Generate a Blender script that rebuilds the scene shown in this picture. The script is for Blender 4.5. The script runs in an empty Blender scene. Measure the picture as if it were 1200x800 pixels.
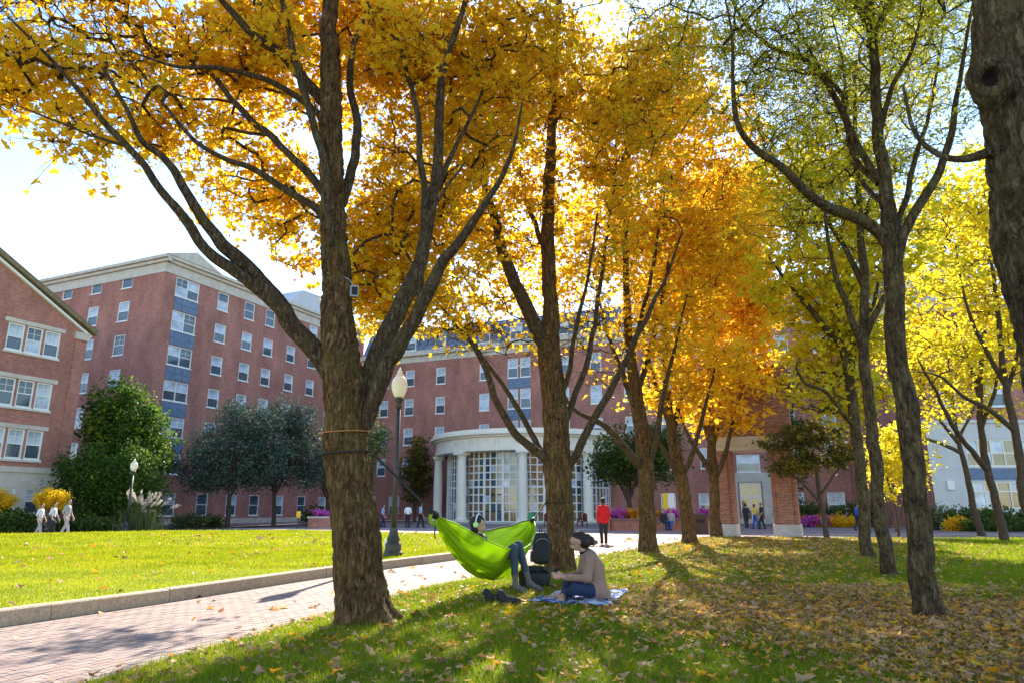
import bpy, math, random
import numpy as np
from mathutils import Vector, Matrix
rng = np.random.default_rng(7)
random.seed(7)
R = math.radians
SC = bpy.context.scene
COL = SC.collection

# ------------------------------------------------------------------ camera, sky, sun, exposure
CAM_H, F_PX, PITCH = 1.28, 800.0, math.atan(197 / 800)
cam_d = bpy.data.cameras.new('camera'); cam_d.lens = 24; cam_d.sensor_width = 36
cam_d.clip_start = 0.05; cam_d.clip_end = 3000
cam = bpy.data.objects.new('camera', cam_d); COL.objects.link(cam)
cam.location = (0, 0, CAM_H); cam.rotation_euler = (R(90) + PITCH, 0, 0)
SC.camera = cam

SUN_EL, SUN_AZ = R(33.2), R(4.8)            # azimuth measured from +Y towards +X
world = bpy.data.worlds.new('World'); SC.world = world; world.use_nodes = True
wn = world.node_tree.nodes; wl = world.node_tree.links
bg = wn['Background']
sky = wn.new('ShaderNodeTexSky'); sky.sky_type = 'NISHITA'; sky.sun_disc = False
sky.sun_elevation = SUN_EL; sky.sun_rotation = SUN_AZ
sky.altitude = 10; sky.air_density = 1.0; sky.dust_density = 0.12; sky.ozone_density = 1.5
wl.new(sky.outputs[0], bg.inputs[0]); bg.inputs[1].default_value = 0.13
sd = bpy.data.lights.new('sun', 'SUN'); sd.energy = 5.0; sd.angle = R(0.53); sd.color = (1.0, 0.91, 0.76)
sun = bpy.data.objects.new('sun', sd); COL.objects.link(sun)
sdir = Vector((math.sin(SUN_AZ) * math.cos(SUN_EL), math.cos(SUN_AZ) * math.cos(SUN_EL), math.sin(SUN_EL)))
sun.rotation_euler = (-sdir).to_track_quat('-Z', 'Y').to_euler(); sun.location = sdir * 60
SC.view_settings.view_transform = 'Standard'; SC.view_settings.look = 'None'
SC.view_settings.gamma = 1; SC.view_settings.use_curve_mapping = False
SC.view_settings.exposure = 1.74
SC.cycles.use_denoising = True
SC.cycles.max_bounces = 8; SC.cycles.diffuse_bounces = 5; SC.cycles.transmission_bounces = 6
SC.cycles.glossy_bounces = 2; SC.cycles.caustics_reflective = False; SC.cycles.caustics_refractive = False
SC.cycles.sample_clamp_indirect = 8

# ------------------------------------------------------------------ survey helpers (photo measurements -> metres)
_s, _c = math.sin(PITCH), math.cos(PITCH)
def at(u, v, Y):
    """world point at distance Y seen at photo pixel (u, v)"""
    x = (u - 600) / F_PX; y = (400 - v) / F_PX
    dy = _c - y * _s; dz = _s + y * _c; t = Y / dy
    return np.array([x * t, Y, CAM_H + dz * t])
def gnd(u, v, z=0.0):
    x = (u - 600) / F_PX; y = (400 - v) / F_PX
    dy = _c - y * _s; dz = _s + y * _c; t = (z - CAM_H) / dz
    return np.array([x * t, dy * t, z])

# ------------------------------------------------------------------ object helpers
def tag(o, label=None, cat=None, group=None, kind=None):
    if label: o['label'] = label
    if cat: o['category'] = cat
    if group: o['group'] = group
    if kind: o['kind'] = kind
    return o
def empty(name, loc=(0, 0, 0), rz=0, parent=None):
    o = bpy.data.objects.new(name, None); COL.objects.link(o)
    o.location = loc; o.rotation_euler = (0, 0, rz); o.empty_display_size = 0.1
    if parent: o.parent = parent
    return o
def link(name, me, parent=None, loc=None, rz=None):
    o = bpy.data.objects.new(name, me); COL.objects.link(o)
    if parent: o.parent = parent
    if loc is not None: o.location = loc
    if rz is not None: o.rotation_euler = (0, 0, rz)
    return o
def np_mesh(name, V, F, mats, tint=None, smooth=False, fmat=None):
    """V (n,3); F (m,k) of one k, or a list of such arrays; tint per vertex"""
    me = bpy.data.meshes.new(name)
    Fs = F if isinstance(F, list) else [F]
    V = np.asarray(V, dtype=np.float32)
    me.vertices.add(len(V)); me.vertices.foreach_set('co', V.ravel())
    idx = np.concatenate([np.asarray(f).ravel() for f in Fs]).astype(np.int32)
    cnt = np.concatenate([np.full(len(f), np.asarray(f).shape[1]) for f in Fs]).astype(np.int32)
    st = np.concatenate([[0], np.cumsum(cnt)[:-1]]).astype(np.int32)
    me.loops.add(len(idx)); me.loops.foreach_set('vertex_index', idx)
    me.polygons.add(len(cnt)); me.polygons.foreach_set('loop_start', st); me.polygons.foreach_set('loop_total', cnt)
    me.polygons.foreach_set('use_smooth', np.full(len(cnt), bool(smooth)))
    if fmat is not None: me.polygons.foreach_set('material_index', np.asarray(fmat, dtype=np.int32))
    if tint is not None:
        a = me.attributes.new('tint', 'FLOAT', 'POINT'); a.data.foreach_set('value', np.asarray(tint, dtype=np.float32))
    for m in (mats if isinstance(mats, (list, tuple)) else [mats]): me.materials.append(m)
    me.update(calc_edges=True)
    return me
class MB:
    """collects shapes into ONE mesh"""
    def __init__(s): s.v = []; s.f = []; s.m = []
    def add(s, V, F, mi=0):
        b = len(s.v); s.v += [tuple(p) for p in V]; s.f += [tuple(i + b for i in f) for f in F]; s.m += [mi] * len(F)
        return s
    def box(s, x0, x1, y0, y1, z0, z1, mi=0):
        V = [(x0, y0, z0), (x1, y0, z0), (x1, y1, z0), (x0, y1, z0), (x0, y0, z1), (x1, y0, z1), (x1, y1, z1), (x0, y1, z1)]
        return s.add(V, [(0, 3, 2, 1), (4, 5, 6, 7), (0, 1, 5, 4), (1, 2, 6, 5), (2, 3, 7, 6), (3, 0, 4, 7)], mi)
    def quad(s, a, b, c, d, mi=0): return s.add([a, b, c, d], [(0, 1, 2, 3)], mi)
    def lathe(s, prof, n=20, cx=0, cy=0, mi=0):
        V = [(cx + r * math.cos(2 * math.pi * k / n), cy + r * math.sin(2 * math.pi * k / n), z) for r, z in prof for k in range(n)]
        F = [(i * n + k, i * n + (k + 1) % n, (i + 1) * n + (k + 1) % n, (i + 1) * n + k) for i in range(len(prof) - 1) for k in range(n)]
        F.append(tuple(range((len(prof) - 1) * n, len(prof) * n))); F.append(tuple(range(n - 1, -1, -1)))
        return s.add(V, F, mi)
    def tube(s, P, r, n=8, mi=0, cap=True):
        V, F = tube(P, r, n); s.add(V, F.tolist(), mi)
        if cap: m = len(V) - n; b = len(s.v) - len(V); s.f.append(tuple(b + k for k in range(n - 1, -1, -1))); s.f.append(tuple(b + m + k for k in range(n))); s.m += [mi, mi]
        return s
    def prism(s, poly, z0, z1, mi=0):
        n = len(poly); V = [(p[0], p[1], z0) for p in poly] + [(p[0], p[1], z1) for p in poly]
        return s.add(V, [tuple(range(n - 1, -1, -1)), tuple(range(n, 2 * n))] + [(i, (i + 1) % n, n + (i + 1) % n, n + i) for i in range(n)], mi)
    def mesh(s, name, mats, smooth=False):
        me = bpy.data.meshes.new(name); me.from_pydata(s.v, [], s.f)
        for m in (mats if isinstance(mats, (list, tuple)) else [mats]): me.materials.append(m)
        me.polygons.foreach_set('material_index', s.m)
        if smooth: me.polygons.foreach_set('use_smooth', [True] * len(s.f))
        me.update(); return me
    def build(s, name, mats, parent=None, smooth=False, loc=None, rz=None): return link(name, s.mesh(name, mats, smooth), parent, loc, rz)

def frames(P):
    P = np.asarray(P, float); T = np.gradient(P, axis=0); T /= np.linalg.norm(T, axis=1)[:, None] + 1e-9
    a = np.array([1., 0, 0]) if abs(T[0][0]) < .8 else np.array([0, 1., 0])
    U = []; u = a - T[0] * a.dot(T[0]); u /= np.linalg.norm(u)
    for t in T:
        u = u - t * u.dot(t); u /= np.linalg.norm(u) + 1e-9; U.append(u)
    U = np.array(U); return T, U, np.cross(T, U)
def tube(P, r, n=8, disp=None):
    P = np.asarray(P, float); m = len(P); r = np.broadcast_to(np.asarray(r, float), (m,))
    T, U, W = frames(P); th = np.arange(n) * 2 * np.pi / n
    rad = np.repeat(r[:, None], n, 1)
    if disp is not None: rad = rad + disp
    V = P[:, None] + rad[..., None] * (U[:, None] * np.cos(th)[None, :, None] + W[:, None] * np.sin(th)[None, :, None])
    i = np.arange(m - 1)[:, None] * n; k = np.arange(n)[None]; k2 = (k + 1) % n
    Fq = np.stack([i + k, i + k2, i + n + k2, i + n + k], -1).reshape(-1, 4)
    return V.reshape(-1, 3), Fq
def spline(P, step):
    """Catmull-Rom through rows of P (any width), resampled about every step"""
    P = np.asarray(P, float); Q = np.vstack([2 * P[0] - P[1], P, 2 * P[-1] - P[-2]]); out = []
    for i in range(len(P) - 1):
        p0, p1, p2, p3 = Q[i:i + 4]; n = max(2, int(np.linalg.norm((p2 - p1)[:3]) / step))
        t = np.arange(n)[:, None] / n
        out.append(.5 * (2 * p1 + (p2 - p0) * t + (2 * p0 - 5 * p1 + 4 * p2 - p3) * t ** 2 + (3 * p1 - p0 - 3 * p2 + p3) * t ** 3))
    return np.vstack(out + [P[-1:]])
def vnoise(x, y, seed=0):
    """2-D value noise on arrays, 0..1"""
    def h(i, j):
        n = (i.astype(np.int64) * 374761393 + j.astype(np.int64) * 668265263 + seed * 974711) & 0xffffffff
        n = ((n ^ (n >> 13)) * 1274126177) & 0xffffffff
        return ((n ^ (n >> 16)) & 0xffff) / 65535.0
    i = np.floor(x); j = np.floor(y); fx = x - i; fy = y - j; fx = fx * fx * (3 - 2 * fx); fy = fy * fy * (3 - 2 * fy)
    return (h(i, j) * (1 - fx) + h(i + 1, j) * fx) * (1 - fy) + (h(i, j + 1) * (1 - fx) + h(i + 1, j + 1) * fx) * fy
def inpoly(x, y, poly):
    r = np.zeros(len(x), bool); n = len(poly)
    for i in range(n):
        x0, y0 = poly[i][:2]; x1, y1 = poly[(i + 1) % n][:2]
        if y0 == y1: continue
        r ^= ((y0 > y) != (y1 > y)) & (x < (x1 - x0) * (y - y0) / (y1 - y0) + x0)
    return r

# ------------------------------------------------------------------ materials
def M_new(name):
    m = bpy.data.materials.new(name); m.use_nodes = True
    return m, m.node_tree.nodes, m.node_tree.links, m.node_tree.nodes['Principled BSDF']
def ramp(nt, stops):
    r = nt.nodes.new('ShaderNodeValToRGB'); e = r.color_ramp.elements
    while len(e) < len(stops): e.new(0.5)
    for q, (p, c) in zip(e, stops): q.position = p; q.color = (*c, 1)
    return r
def plain(name, col, rough=.75, var=.18, scale=6, bump=0, spec=.3, metal=0, coat=0):
    m, n, l, b = M_new(name)
    b.inputs['Roughness'].default_value = rough; b.inputs['Specular IOR Level'].default_value = spec; b.inputs['Metallic'].default_value = metal
    b.inputs['Coat Weight'].default_value = coat
    tc = n.new('ShaderNodeTexCoord'); nz = n.new('ShaderNodeTexNoise'); nz.inputs['Scale'].default_value = scale; nz.inputs['Detail'].default_value = 5
    l.new(tc.outputs['Object'], nz.inputs['Vector'])
    r = ramp(m.node_tree, [(.25, tuple(c * (1 - var) for c in col)), (.75, tuple(min(1, c * (1 + var)) for c in col))])
    l.new(nz.outputs['Fac'], r.inputs['Fac']); l.new(r.outputs[0], b.inputs['Base Color'])
    if bump:
        bp = n.new('ShaderNodeBump'); bp.inputs['Strength'].default_value = bump; bp.inputs['Distance'].default_value = .02
        l.new(nz.outputs['Fac'], bp.inputs['Height']); l.new(bp.outputs[0], b.inputs['Normal'])
    return m
def brick_mat(name, c1, c2, mortar, bw=.215, bh=.07, ms=.011, grid='wall', var=.35, rough=.85):
    m, n, l, b = M_new(name); b.inputs['Roughness'].default_value = rough; b.inputs['Specular IOR Level'].default_value = .2
    tc = n.new('ShaderNodeTexCoord'); sp = n.new('ShaderNodeSeparateXYZ'); l.new(tc.outputs['Object'], sp.inputs[0])
    cb = n.new('ShaderNodeCombineXYZ')
    if grid == 'wall':
        ad = n.new('ShaderNodeMath'); l.new(sp.outputs[0], ad.inputs[0]); l.new(sp.outputs[1], ad.inputs[1])
        l.new(ad.outputs[0], cb.inputs[0]); l.new(sp.outputs[2], cb.inputs[1])
    else:
        l.new(sp.outputs[0], cb.inputs[0]); l.new(sp.outputs[1], cb.inputs[1])
    bt = n.new('ShaderNodeTexBrick'); bt.inputs['Scale'].default_value = 1; bt.inputs['Brick Width'].default_value = bw; bt.inputs['Row Height'].default_value = bh
    bt.inputs['Mortar Size'].default_value = ms; bt.inputs['Mortar Smooth'].default_value = .2; bt.inputs['Bias'].default_value = 0
    bt.inputs['Color1'].default_value = (*c1, 1); bt.inputs['Color2'].default_value = (*c2, 1); bt.inputs['Mortar'].default_value = (*mortar, 1)
    l.new(cb.outputs[0], bt.inputs['Vector'])
    nz = n.new('ShaderNodeTexNoise'); nz.inputs['Scale'].default_value = .55; nz.inputs['Detail'].default_value = 8; nz.inputs['Roughness'].default_value = .7
    mp = n.new('ShaderNodeMapping'); mp.inputs['Scale'].default_value = (1, 1, .45); l.new(tc.outputs['Object'], mp.inputs[0]); l.new(mp.outputs[0], nz.inputs['Vector'])
    n3 = n.new('ShaderNodeTexNoise'); n3.inputs['Scale'].default_value = 3.2; n3.inputs['Detail'].default_value = 9; n3.inputs['Roughness'].default_value = .85
    m3 = n.new('ShaderNodeMapping'); m3.inputs['Scale'].default_value = (1, 1, 2.2); l.new(tc.outputs['Object'], m3.inputs[0]); l.new(m3.outputs[0], n3.inputs['Vector'])
    av = n.new('ShaderNodeMix'); av.data_type = 'FLOAT'; av.inputs[0].default_value = .5; l.new(nz.outputs['Fac'], av.inputs[2]); l.new(n3.outputs['Fac'], av.inputs[3])
    rp = ramp(m.node_tree, [(.36, (1 - var,) * 3), (.64, (1 + var * .6,) * 3)]); l.new(av.outputs[0], rp.inputs['Fac'])
    mx = n.new('ShaderNodeMix'); mx.data_type = 'RGBA'; mx.blend_type = 'MULTIPLY'; mx.inputs[0].default_value = 1
    l.new(bt.outputs['Color'], mx.inputs[6]); l.new(rp.outputs[0], mx.inputs[7]); l.new(mx.outputs[2], b.inputs['Base Color'])
    bp = n.new('ShaderNodeBump'); bp.inputs['Strength'].default_value = .4; bp.inputs['Distance'].default_value = .01; bp.invert = True
    l.new(bt.outputs['Fac'], bp.inputs['Height']); l.new(bp.outputs[0], b.inputs['Normal'])
    return m
def leaf_mat(name, stops, trans=.5, rough=.55, sat=1.0):
    """thin leaf: reflects and lets light through; colour by the leaf's own tint"""
    m, n, l, b = M_new(name)
    a = n.new('ShaderNodeAttribute'); a.attribute_name = 'tint'
    r = ramp(m.node_tree, stops); l.new(a.outputs['Fac'], r.inputs['Fac'])
    l.new(r.outputs[0], b.inputs['Base Color']); b.inputs['Roughness'].default_value = rough; b.inputs['Specular IOR Level'].default_value = .1
    t = n.new('ShaderNodeBsdfTranslucent')
    g = n.new('ShaderNodeGamma'); g.inputs[1].default_value = sat; l.new(r.outputs[0], g.inputs[0]); l.new(g.outputs[0], t.inputs['Color'])
    mx = n.new('ShaderNodeMixShader'); mx.inputs[0].default_value = trans
    l.new(b.outputs[0], mx.inputs[1]); l.new(t.outputs[0], mx.inputs[2]); l.new(mx.outputs[0], n['Material Output'].inputs[0])
    return m
def bark_mat(name, dark, mid, light, moss, sc=1.0, moss_amt=.5):
    m, n, l, b = M_new(name); b.inputs['Roughness'].default_value = .92; b.inputs['Specular IOR Level'].default_value = .15
    tc = n.new('ShaderNodeTexCoord'); mp = n.new('ShaderNodeMapping'); mp.inputs['Scale'].default_value = (15 * sc, 15 * sc, 4.5 * sc)
    l.new(tc.outputs['Object'], mp.inputs[0])
    nz = n.new('ShaderNodeTexNoise'); nz.inputs['Scale'].default_value = 1.5; nz.inputs['Detail'].default_value = 10; nz.inputs['Roughness'].default_value = .72; nz.inputs['Distortion'].default_value = 1.2
    l.new(mp.outputs[0], nz.inputs['Vector'])
    m2 = n.new('ShaderNodeMapping'); m2.inputs['Scale'].default_value = (17 * sc, 17 * sc, 2.4 * sc); l.new(tc.outputs['Object'], m2.inputs[0])
    wp = n.new('ShaderNodeMix'); wp.data_type = 'VECTOR'; wp.inputs[0].default_value = .5; l.new(m2.outputs[0], wp.inputs[4]); l.new(nz.outputs['Color'], wp.inputs[5])
    vo = n.new('ShaderNodeTexVoronoi'); vo.feature = 'DISTANCE_TO_EDGE'; vo.inputs['Scale'].default_value = 1.5; l.new(wp.outputs[1], vo.inputs['Vector'])
    vr = ramp(m.node_tree, [(.0, (.42,) * 3), (.22, (1,) * 3)]); l.new(vo.outputs['Distance'], vr.inputs['Fac'])
    r = ramp(m.node_tree, [(.36, dark), (.5, mid), (.64, light)]); l.new(nz.outputs['Fac'], r.inputs['Fac'])
    mc = n.new('ShaderNodeMix'); mc.data_type = 'RGBA'; mc.blend_type = 'MULTIPLY'; mc.inputs[0].default_value = .85; l.new(r.outputs[0], mc.inputs[6]); l.new(vr.outputs[0], mc.inputs[7])
    n2 = n.new('ShaderNodeTexNoise'); n2.inputs['Scale'].default_value = 2.6 * sc; n2.inputs['Detail'].default_value = 8; n2.inputs['Roughness'].default_value = .75; l.new(tc.outputs['Object'], n2.inputs['Vector'])
    r2 = ramp(m.node_tree, [(.48, (0, 0, 0)), (.64, (moss_amt,) * 3)]); l.new(n2.outputs['Fac'], r2.inputs['Fac'])
    mx = n.new('ShaderNodeMix'); mx.data_type = 'RGBA'; mx.inputs[7].default_value = (*moss, 1)
    l.new(r2.outputs[0], mx.inputs[0]); l.new(mc.outputs[2], mx.inputs[6]); l.new(mx.outputs[2], b.inputs['Base Color'])
    hm = n.new('ShaderNodeMath'); hm.operation = 'MULTIPLY'; l.new(nz.outputs['Fac'], hm.inputs[0]); l.new(vr.outputs[0], hm.inputs[1])
    bp = n.new('ShaderNodeBump'); bp.inputs['Strength'].default_value = 1.0; bp.inputs['Distance'].default_value = .05
    l.new(hm.outputs[0], bp.inputs['Height']); l.new(bp.outputs[0], b.inputs['Normal'])
    return m
def glass_mat(name, col, rough=.06, spec=.6):
    m, n, l, b = M_new(name)
    tc = n.new('ShaderNodeTexCoord'); nz = n.new('ShaderNodeTexNoise'); nz.inputs['Scale'].default_value = .9; l.new(tc.outputs['Object'], nz.inputs['Vector'])
    r = ramp(m.node_tree, [(.3, tuple(c * .6 for c in col)), (.7, tuple(c * 1.3 for c in col))]); l.new(nz.outputs['Fac'], r.inputs['Fac'])
    l.new(r.outputs[0], b.inputs['Base Color']); b.inputs['Roughness'].default_value = rough; b.inputs['Specular IOR Level'].default_value = spec
    return m

MT = {}
MT['brick'] = brick_mat('red_brick', (.50, .145, .10), (.28, .07, .055), (.47, .32, .26), var=.5, ms=.012)
MT['brick_gate'] = brick_mat('orange_brick', (.42, .15, .08), (.17, .06, .045), (.36, .25, .19), var=.2)
MT['stone'] = plain('cast_stone', (.56, .50, .42), .85, .16, 1.6, .15)
MT['stone_pale'] = plain('pale_limestone', (.58, .57, .55), .85, .08, .8, .1)
MT['stone_blue'] = plain('blue_spandrel', (.13, .185, .275), .5, .25, 2.5)
MT['slate'] = plain('blue_grey_slate', (.16, .2, .27), .7, .25, 3)
MT['white'] = plain('white_paint', (.78, .78, .74), .5, .06, 3)
MT['cream'] = plain('cream_stone', (.83, .77, .64), .7, .08, 1.2)
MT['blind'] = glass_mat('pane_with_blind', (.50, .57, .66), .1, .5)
MT['glass'] = glass_mat('dark_pane', (.07, .1, .13), .05, .7)
MT['glass_glow_tint'] = glass_mat('glow_tint_pane', (.22, .155, .075), .06, .8)  # golden reflections and warm indoor light painted into the base colour
MT['roof'] = plain('dark_roof', (.12, .12, .13), .8, .2, 3)
MT['gutter'] = plain('weathered_wood_trim', (.20, .15, .085), .8, .35, 5)
MT['grey_wall'] = plain('pale_grey_render', (.5, .52, .55), .8, .06, 1)
MT['soil'] = plain('soil', (.05, .036, .022), .95, .3, 9, .4)
MT['mulch'] = plain('mulch_bed', (.06, .04, .025), .95, .4, 12, .6)
MT['granite'] = plain('granite', (.42, .325, .225), .8, .3, 30, .25)
MT['granite2'] = plain('granite_greyer', (.37, .295, .21), .8, .3, 26, .25)
MT['concrete'] = plain('concrete', (.46, .44, .41), .85, .14, 5, .15)
MT['pave'] = brick_mat('brick_paving', (.285, .205, .19), (.245, .175, .165), (.225, .18, .17), .2, .1, .006, 'floor', .3)
MT['joint'] = plain('sand_joint', (.225, .18, .17), .95, .2, 25, .2)
for k, c in enumerate([(.26, .19, .165), (.24, .17, .15), (.275, .205, .18), (.22, .16, .145), (.255, .175, .15)]):
    MT['paver%d' % k] = plain('clay_paver_%s' % 'abcde'[k], c, .8, .22, 22, .2)
MT['black_iron'] = plain('black_iron', (.03, .03, .034), .45, .2, 8, 0, .5)
MT['black_cloth'] = plain('black_nylon', (.022, .022, .024), .7, .3, 14, .2)
MT['strap'] = plain('black_webbing', (.03, .028, .026), .8, .2, 30)
def bulb():
    m, n, l, b = M_new('frosted_globe'); b.inputs['Base Color'].default_value = (.8, .79, .74, 1); b.inputs['Roughness'].default_value = .35
    t = n.new('ShaderNodeBsdfTranslucent'); t.inputs[0].default_value = (.8, .79, .73, 1)
    mx = n.new('ShaderNodeMixShader'); mx.inputs[0].default_value = .3; l.new(b.outputs[0], mx.inputs[1]); l.new(t.outputs[0], mx.inputs[2]); l.new(mx.outputs[0], n['Material Output'].inputs[0]); return m
MT['globe'] = bulb()
MT['bark_maple'] = bark_mat('maple_bark', (.024, .012, .005), (.15, .077, .031), (.36, .215, .10), (.16, .12, .025), 1.0, .45)
MT['bark_limb'] = bark_mat('maple_limb_bark', (.035, .02, .011), (.125, .078, .044), (.28, .20, .125), (.13, .1, .035), 1.4, .4)
MT['bark_locust'] = bark_mat('locust_bark', (.022, .013, .007), (.115, .072, .036), (.27, .19, .11), (.24, .2, .09), 1.15, .42)
MT['hollow'] = plain('dark_hollow', (.02, .012, .008), .95, .4, 30, .4)  # very dark brown for the inner faces of the trunk knot
MT['bark_far'] = plain('far_bark', (.075, .052, .035), .9, .45, 7, .5)
Y_ = [(0, (.60, .49, .025)), (.3, (.84, .57, .025)), (.6, (.87, .51, .02)), (.85, (.82, .37, .018)), (1, (.55, .2, .03))]
MT['leaf_maple'] = leaf_mat('maple_leaf_gold', Y_, .64)
MT['leaf_far_gold'] = leaf_mat('maple_leaf_orange', [(0, (.84, .61, .028)), (.5, (.88, .55, .024)), (1, (.84, .43, .02))], .55)
MT['leaf_locust'] = leaf_mat('locust_leaf', [(0, (.34, .40, .025)), (.5, (.62, .60, .03)), (1, (.82, .66, .04))], .55)
MT['leaf_yellow'] = leaf_mat('yellow_leaf', [(0, (.60, .62, .03)), (.5, (.82, .68, .035)), (1, (.84, .58, .025))], .55)
MT['leaf_olive'] = leaf_mat('olive_leaf', [(0, (.06, .075, .015)), (.6, (.13, .12, .02)), (1, (.3, .2, .02))], .4)
MT['leaf_green'] = leaf_mat('green_leaf', [(0, (.03, .06, .018)), (.6, (.07, .12, .025)), (1, (.16, .2, .03))], .35)
MT['leaf_ever'] = leaf_mat('evergreen_leaf', [(0, (.04, .085, .018)), (.6, (.085, .16, .025)), (1, (.26, .34, .02))], .4)
MT['leaf_purple'] = leaf_mat('purple_green_leaf', [(0, (.05, .10, .07)), (.5, (.085, .14, .095)), (.78, (.12, .11, .12)), (1, (.16, .09, .11))], .15, .8)
MT['leaf_pale'] = leaf_mat('pale_green_leaf', [(0, (.09, .13, .05)), (1, (.22, .25, .08))], .35)
MT['leaf_mum'] = leaf_mat('magenta_flower', [(0, (.45, .05, .32)), (1, (.75, .18, .6))], .3)
MT['leaf_mum2'] = leaf_mat('orange_flower', [(0, (.5, .17, .01)), (1, (.8, .38, .02))], .3)
MT['plume'] = leaf_mat('pampas_plume', [(0, (.5, .44, .38)), (1, (.85, .78, .68))], .45)
MT['litter'] = leaf_mat('fallen_leaf', [(0, (.16, .075, .03)), (.25, (.38, .20, .09)), (.5, (.58, .37, .22)), (.68, (.66, .36, .08)), (.85, (.74, .30, .015)), (1, (.74, .50, .04))], .3)
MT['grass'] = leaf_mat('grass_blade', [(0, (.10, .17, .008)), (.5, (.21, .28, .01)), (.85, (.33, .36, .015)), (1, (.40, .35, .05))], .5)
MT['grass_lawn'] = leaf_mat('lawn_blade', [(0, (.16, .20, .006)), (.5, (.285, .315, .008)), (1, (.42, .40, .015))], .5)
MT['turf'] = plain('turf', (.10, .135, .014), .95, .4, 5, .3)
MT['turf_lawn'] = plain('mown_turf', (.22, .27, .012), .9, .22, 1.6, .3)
MT['skin'] = plain('skin', (.48, .27, .19), .55, .08, 10)
MT['skin_dark'] = plain('skin_dark', (.17, .085, .05), .5, .1, 10)
MT['hair'] = plain('dark_hair', (.022, .013, .009), .6, .3, 60, .3)
MT['cardigan'] = plain('brown_knit', (.31, .195, .145), .95, .16, 90, .5)
MT['denim'] = plain('dark_denim', (.02, .032, .075), .85, .3, 60, .2)
MT['denim_grey'] = plain('slate_jeans', (.05, .07, .095), .85, .25, 50, .2)
MT['sock'] = plain('grey_sock', (.13, .125, .115), .9, .15, 60, .2)
MT['shirt_white'] = plain('white_cotton', (.75, .76, .8), .85, .06, 12)
MT['shirt_red'] = plain('red_cotton', (.60, .012, .02), .8, .12, 12)
MT['trouser_dark'] = plain('dark_trousers', (.03, .028, .03), .85, .2, 20)
MT['khaki'] = plain('grey_trousers', (.4, .38, .37), .85, .1, 20)
MT['blue_cloth'] = plain('blue_cotton', (.04, .11, .4), .85, .15, 20)
MT['blue_pale'] = plain('pale_blue_cotton', (.3, .5, .7), .85, .15, 20)
MT['green_cloth'] = plain('green_cotton', (.05, .35, .18), .85, .15, 20)
MT['yellow_cloth'] = plain('yellow_cotton', (.75, .55, .03), .85, .12, 20)
MT['grey_cloth'] = plain('grey_cotton', (.33, .34, .36), .85, .12, 20)

# ------------------------------------------------------------------ ground, plaza, path, kerb, lawns
def flat(name, poly, z, m, **kw):
    b = MB(); n = len(poly); b.add([(p[0], p[1], z) for p in poly], [tuple(range(n))]); o = b.build(name, m); tag(o, kind='structure', **kw); return o
flat('ground', [(-1500, -600), (1500, -600), (1500, 2500), (-1500, 2500)], -.06, MT['soil'], label='bare earth under and around the courtyard')
flat('plaza', [(-70, -12), (90, -12), (90, 130), (-70, 130)], -.012, MT['pave'], label='pinkish brick plaza in front of the brick halls')
KERB = np.array([(-8.6, .5), (-7.1, 4.6), (-5.78, 8.19), (-4.90, 10.4), (-3.62, 14.1), (-1.5, 19.0), (.35, 23.2), (1.45, 27.0), (1.75, 30.3)])
EDGE = np.array([(-5.6, -3), (-4.25, 2), (-3.2, 5.67), (-2.45, 8.6), (-1.45, 11.99), (1.0, 17.6), (3.98, 22.94), (6.6, 28.2), (8.4, 32.3)])
path_poly = [tuple(p) for p in KERB] + [(8.2, 32.6)] + [tuple(p) for p in EDGE[::-1]] + [(-9.6, -3)]
path = flat('path', path_poly, -.004, MT['pave'], label='brick footpath between the granite kerb and the shaded grass')
# clay pavers laid in running bond: those near the camera are pieces
def clip_rect(cx, cy): return True
bl, bw, gap = .2, .1, .004
pa = math.atan2(10.4 - 4.6, -4.90 + 7.1)          # along the path
ca, sa = math.cos(pa), math.sin(pa)
cells = []
for i in range(-40, 140):
    for j in range(-90, 90):
        lx = i * .2 + (.1 if j % 2 else 0); ly = j * .1
        cells.append((-5.2 + lx * ca - ly * sa, 8.0 + lx * sa + ly * ca))
cells = np.array(cells)
kx = np.interp(cells[:, 1], KERB[:, 1], KERB[:, 0]); ex = np.interp(cells[:, 1], EDGE[:, 1], EDGE[:, 0])
ok = (cells[:, 0] > kx + .14) & (cells[:, 0] < ex - .02) & (cells[:, 1] > 4.6) & (cells[:, 1] < 17)
cells = cells[ok]; cells = cells[np.argsort(np.hypot(cells[:, 0], cells[:, 1]))]
pm = []
for k in range(5):
    b = MB(); h = .007; e = .003
    x, y = (bl - gap) / 2, (bw - gap) / 2
    b.add([(-x, -y, 0), (x, -y, 0), (x, y, 0), (-x, y, 0), (-x + e, -y + e, h), (x - e, -y + e, h), (x - e, y - e, h), (-x + e, y - e, h)],
          [(4, 5, 6, 7), (0, 1, 5, 4), (1, 2, 6, 5), (2, 3, 7, 6), (3, 0, 4, 7)])
    pm.append(b.mesh('paver', MT['paver%d' % k]))
inview = np.abs(cells[:, 0] / cells[:, 1]) < .74
near = cells[inview][:300]
for c in near:
    o = link('paver', pm[rng.integers(5)], path, (c[0], c[1], -.0035 + rng.normal(0, .0012)), pa + rng.normal(0, .006)); o.rotation_euler[0] = rng.normal(0, .006)
rest = np.vstack([cells[inview][300:], cells[~inview]])
x, y, h, e = (bl - gap) / 2, (bw - gap) / 2, .007, .003
tv = np.array([(-x, -y, 0), (x, -y, 0), (x, y, 0), (-x, y, 0), (-x + e, -y + e, h), (x - e, -y + e, h), (x - e, y - e, h), (-x + e, y - e, h)])
tv = np.stack([tv[:, 0] * ca - tv[:, 1] * sa, tv[:, 0] * sa + tv[:, 1] * ca, tv[:, 2]], 1)
V = (np.column_stack([rest, np.full(len(rest), -.0035) + rng.normal(0, .001, len(rest))])[:, None] + tv[None]).reshape(-1, 3)
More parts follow.
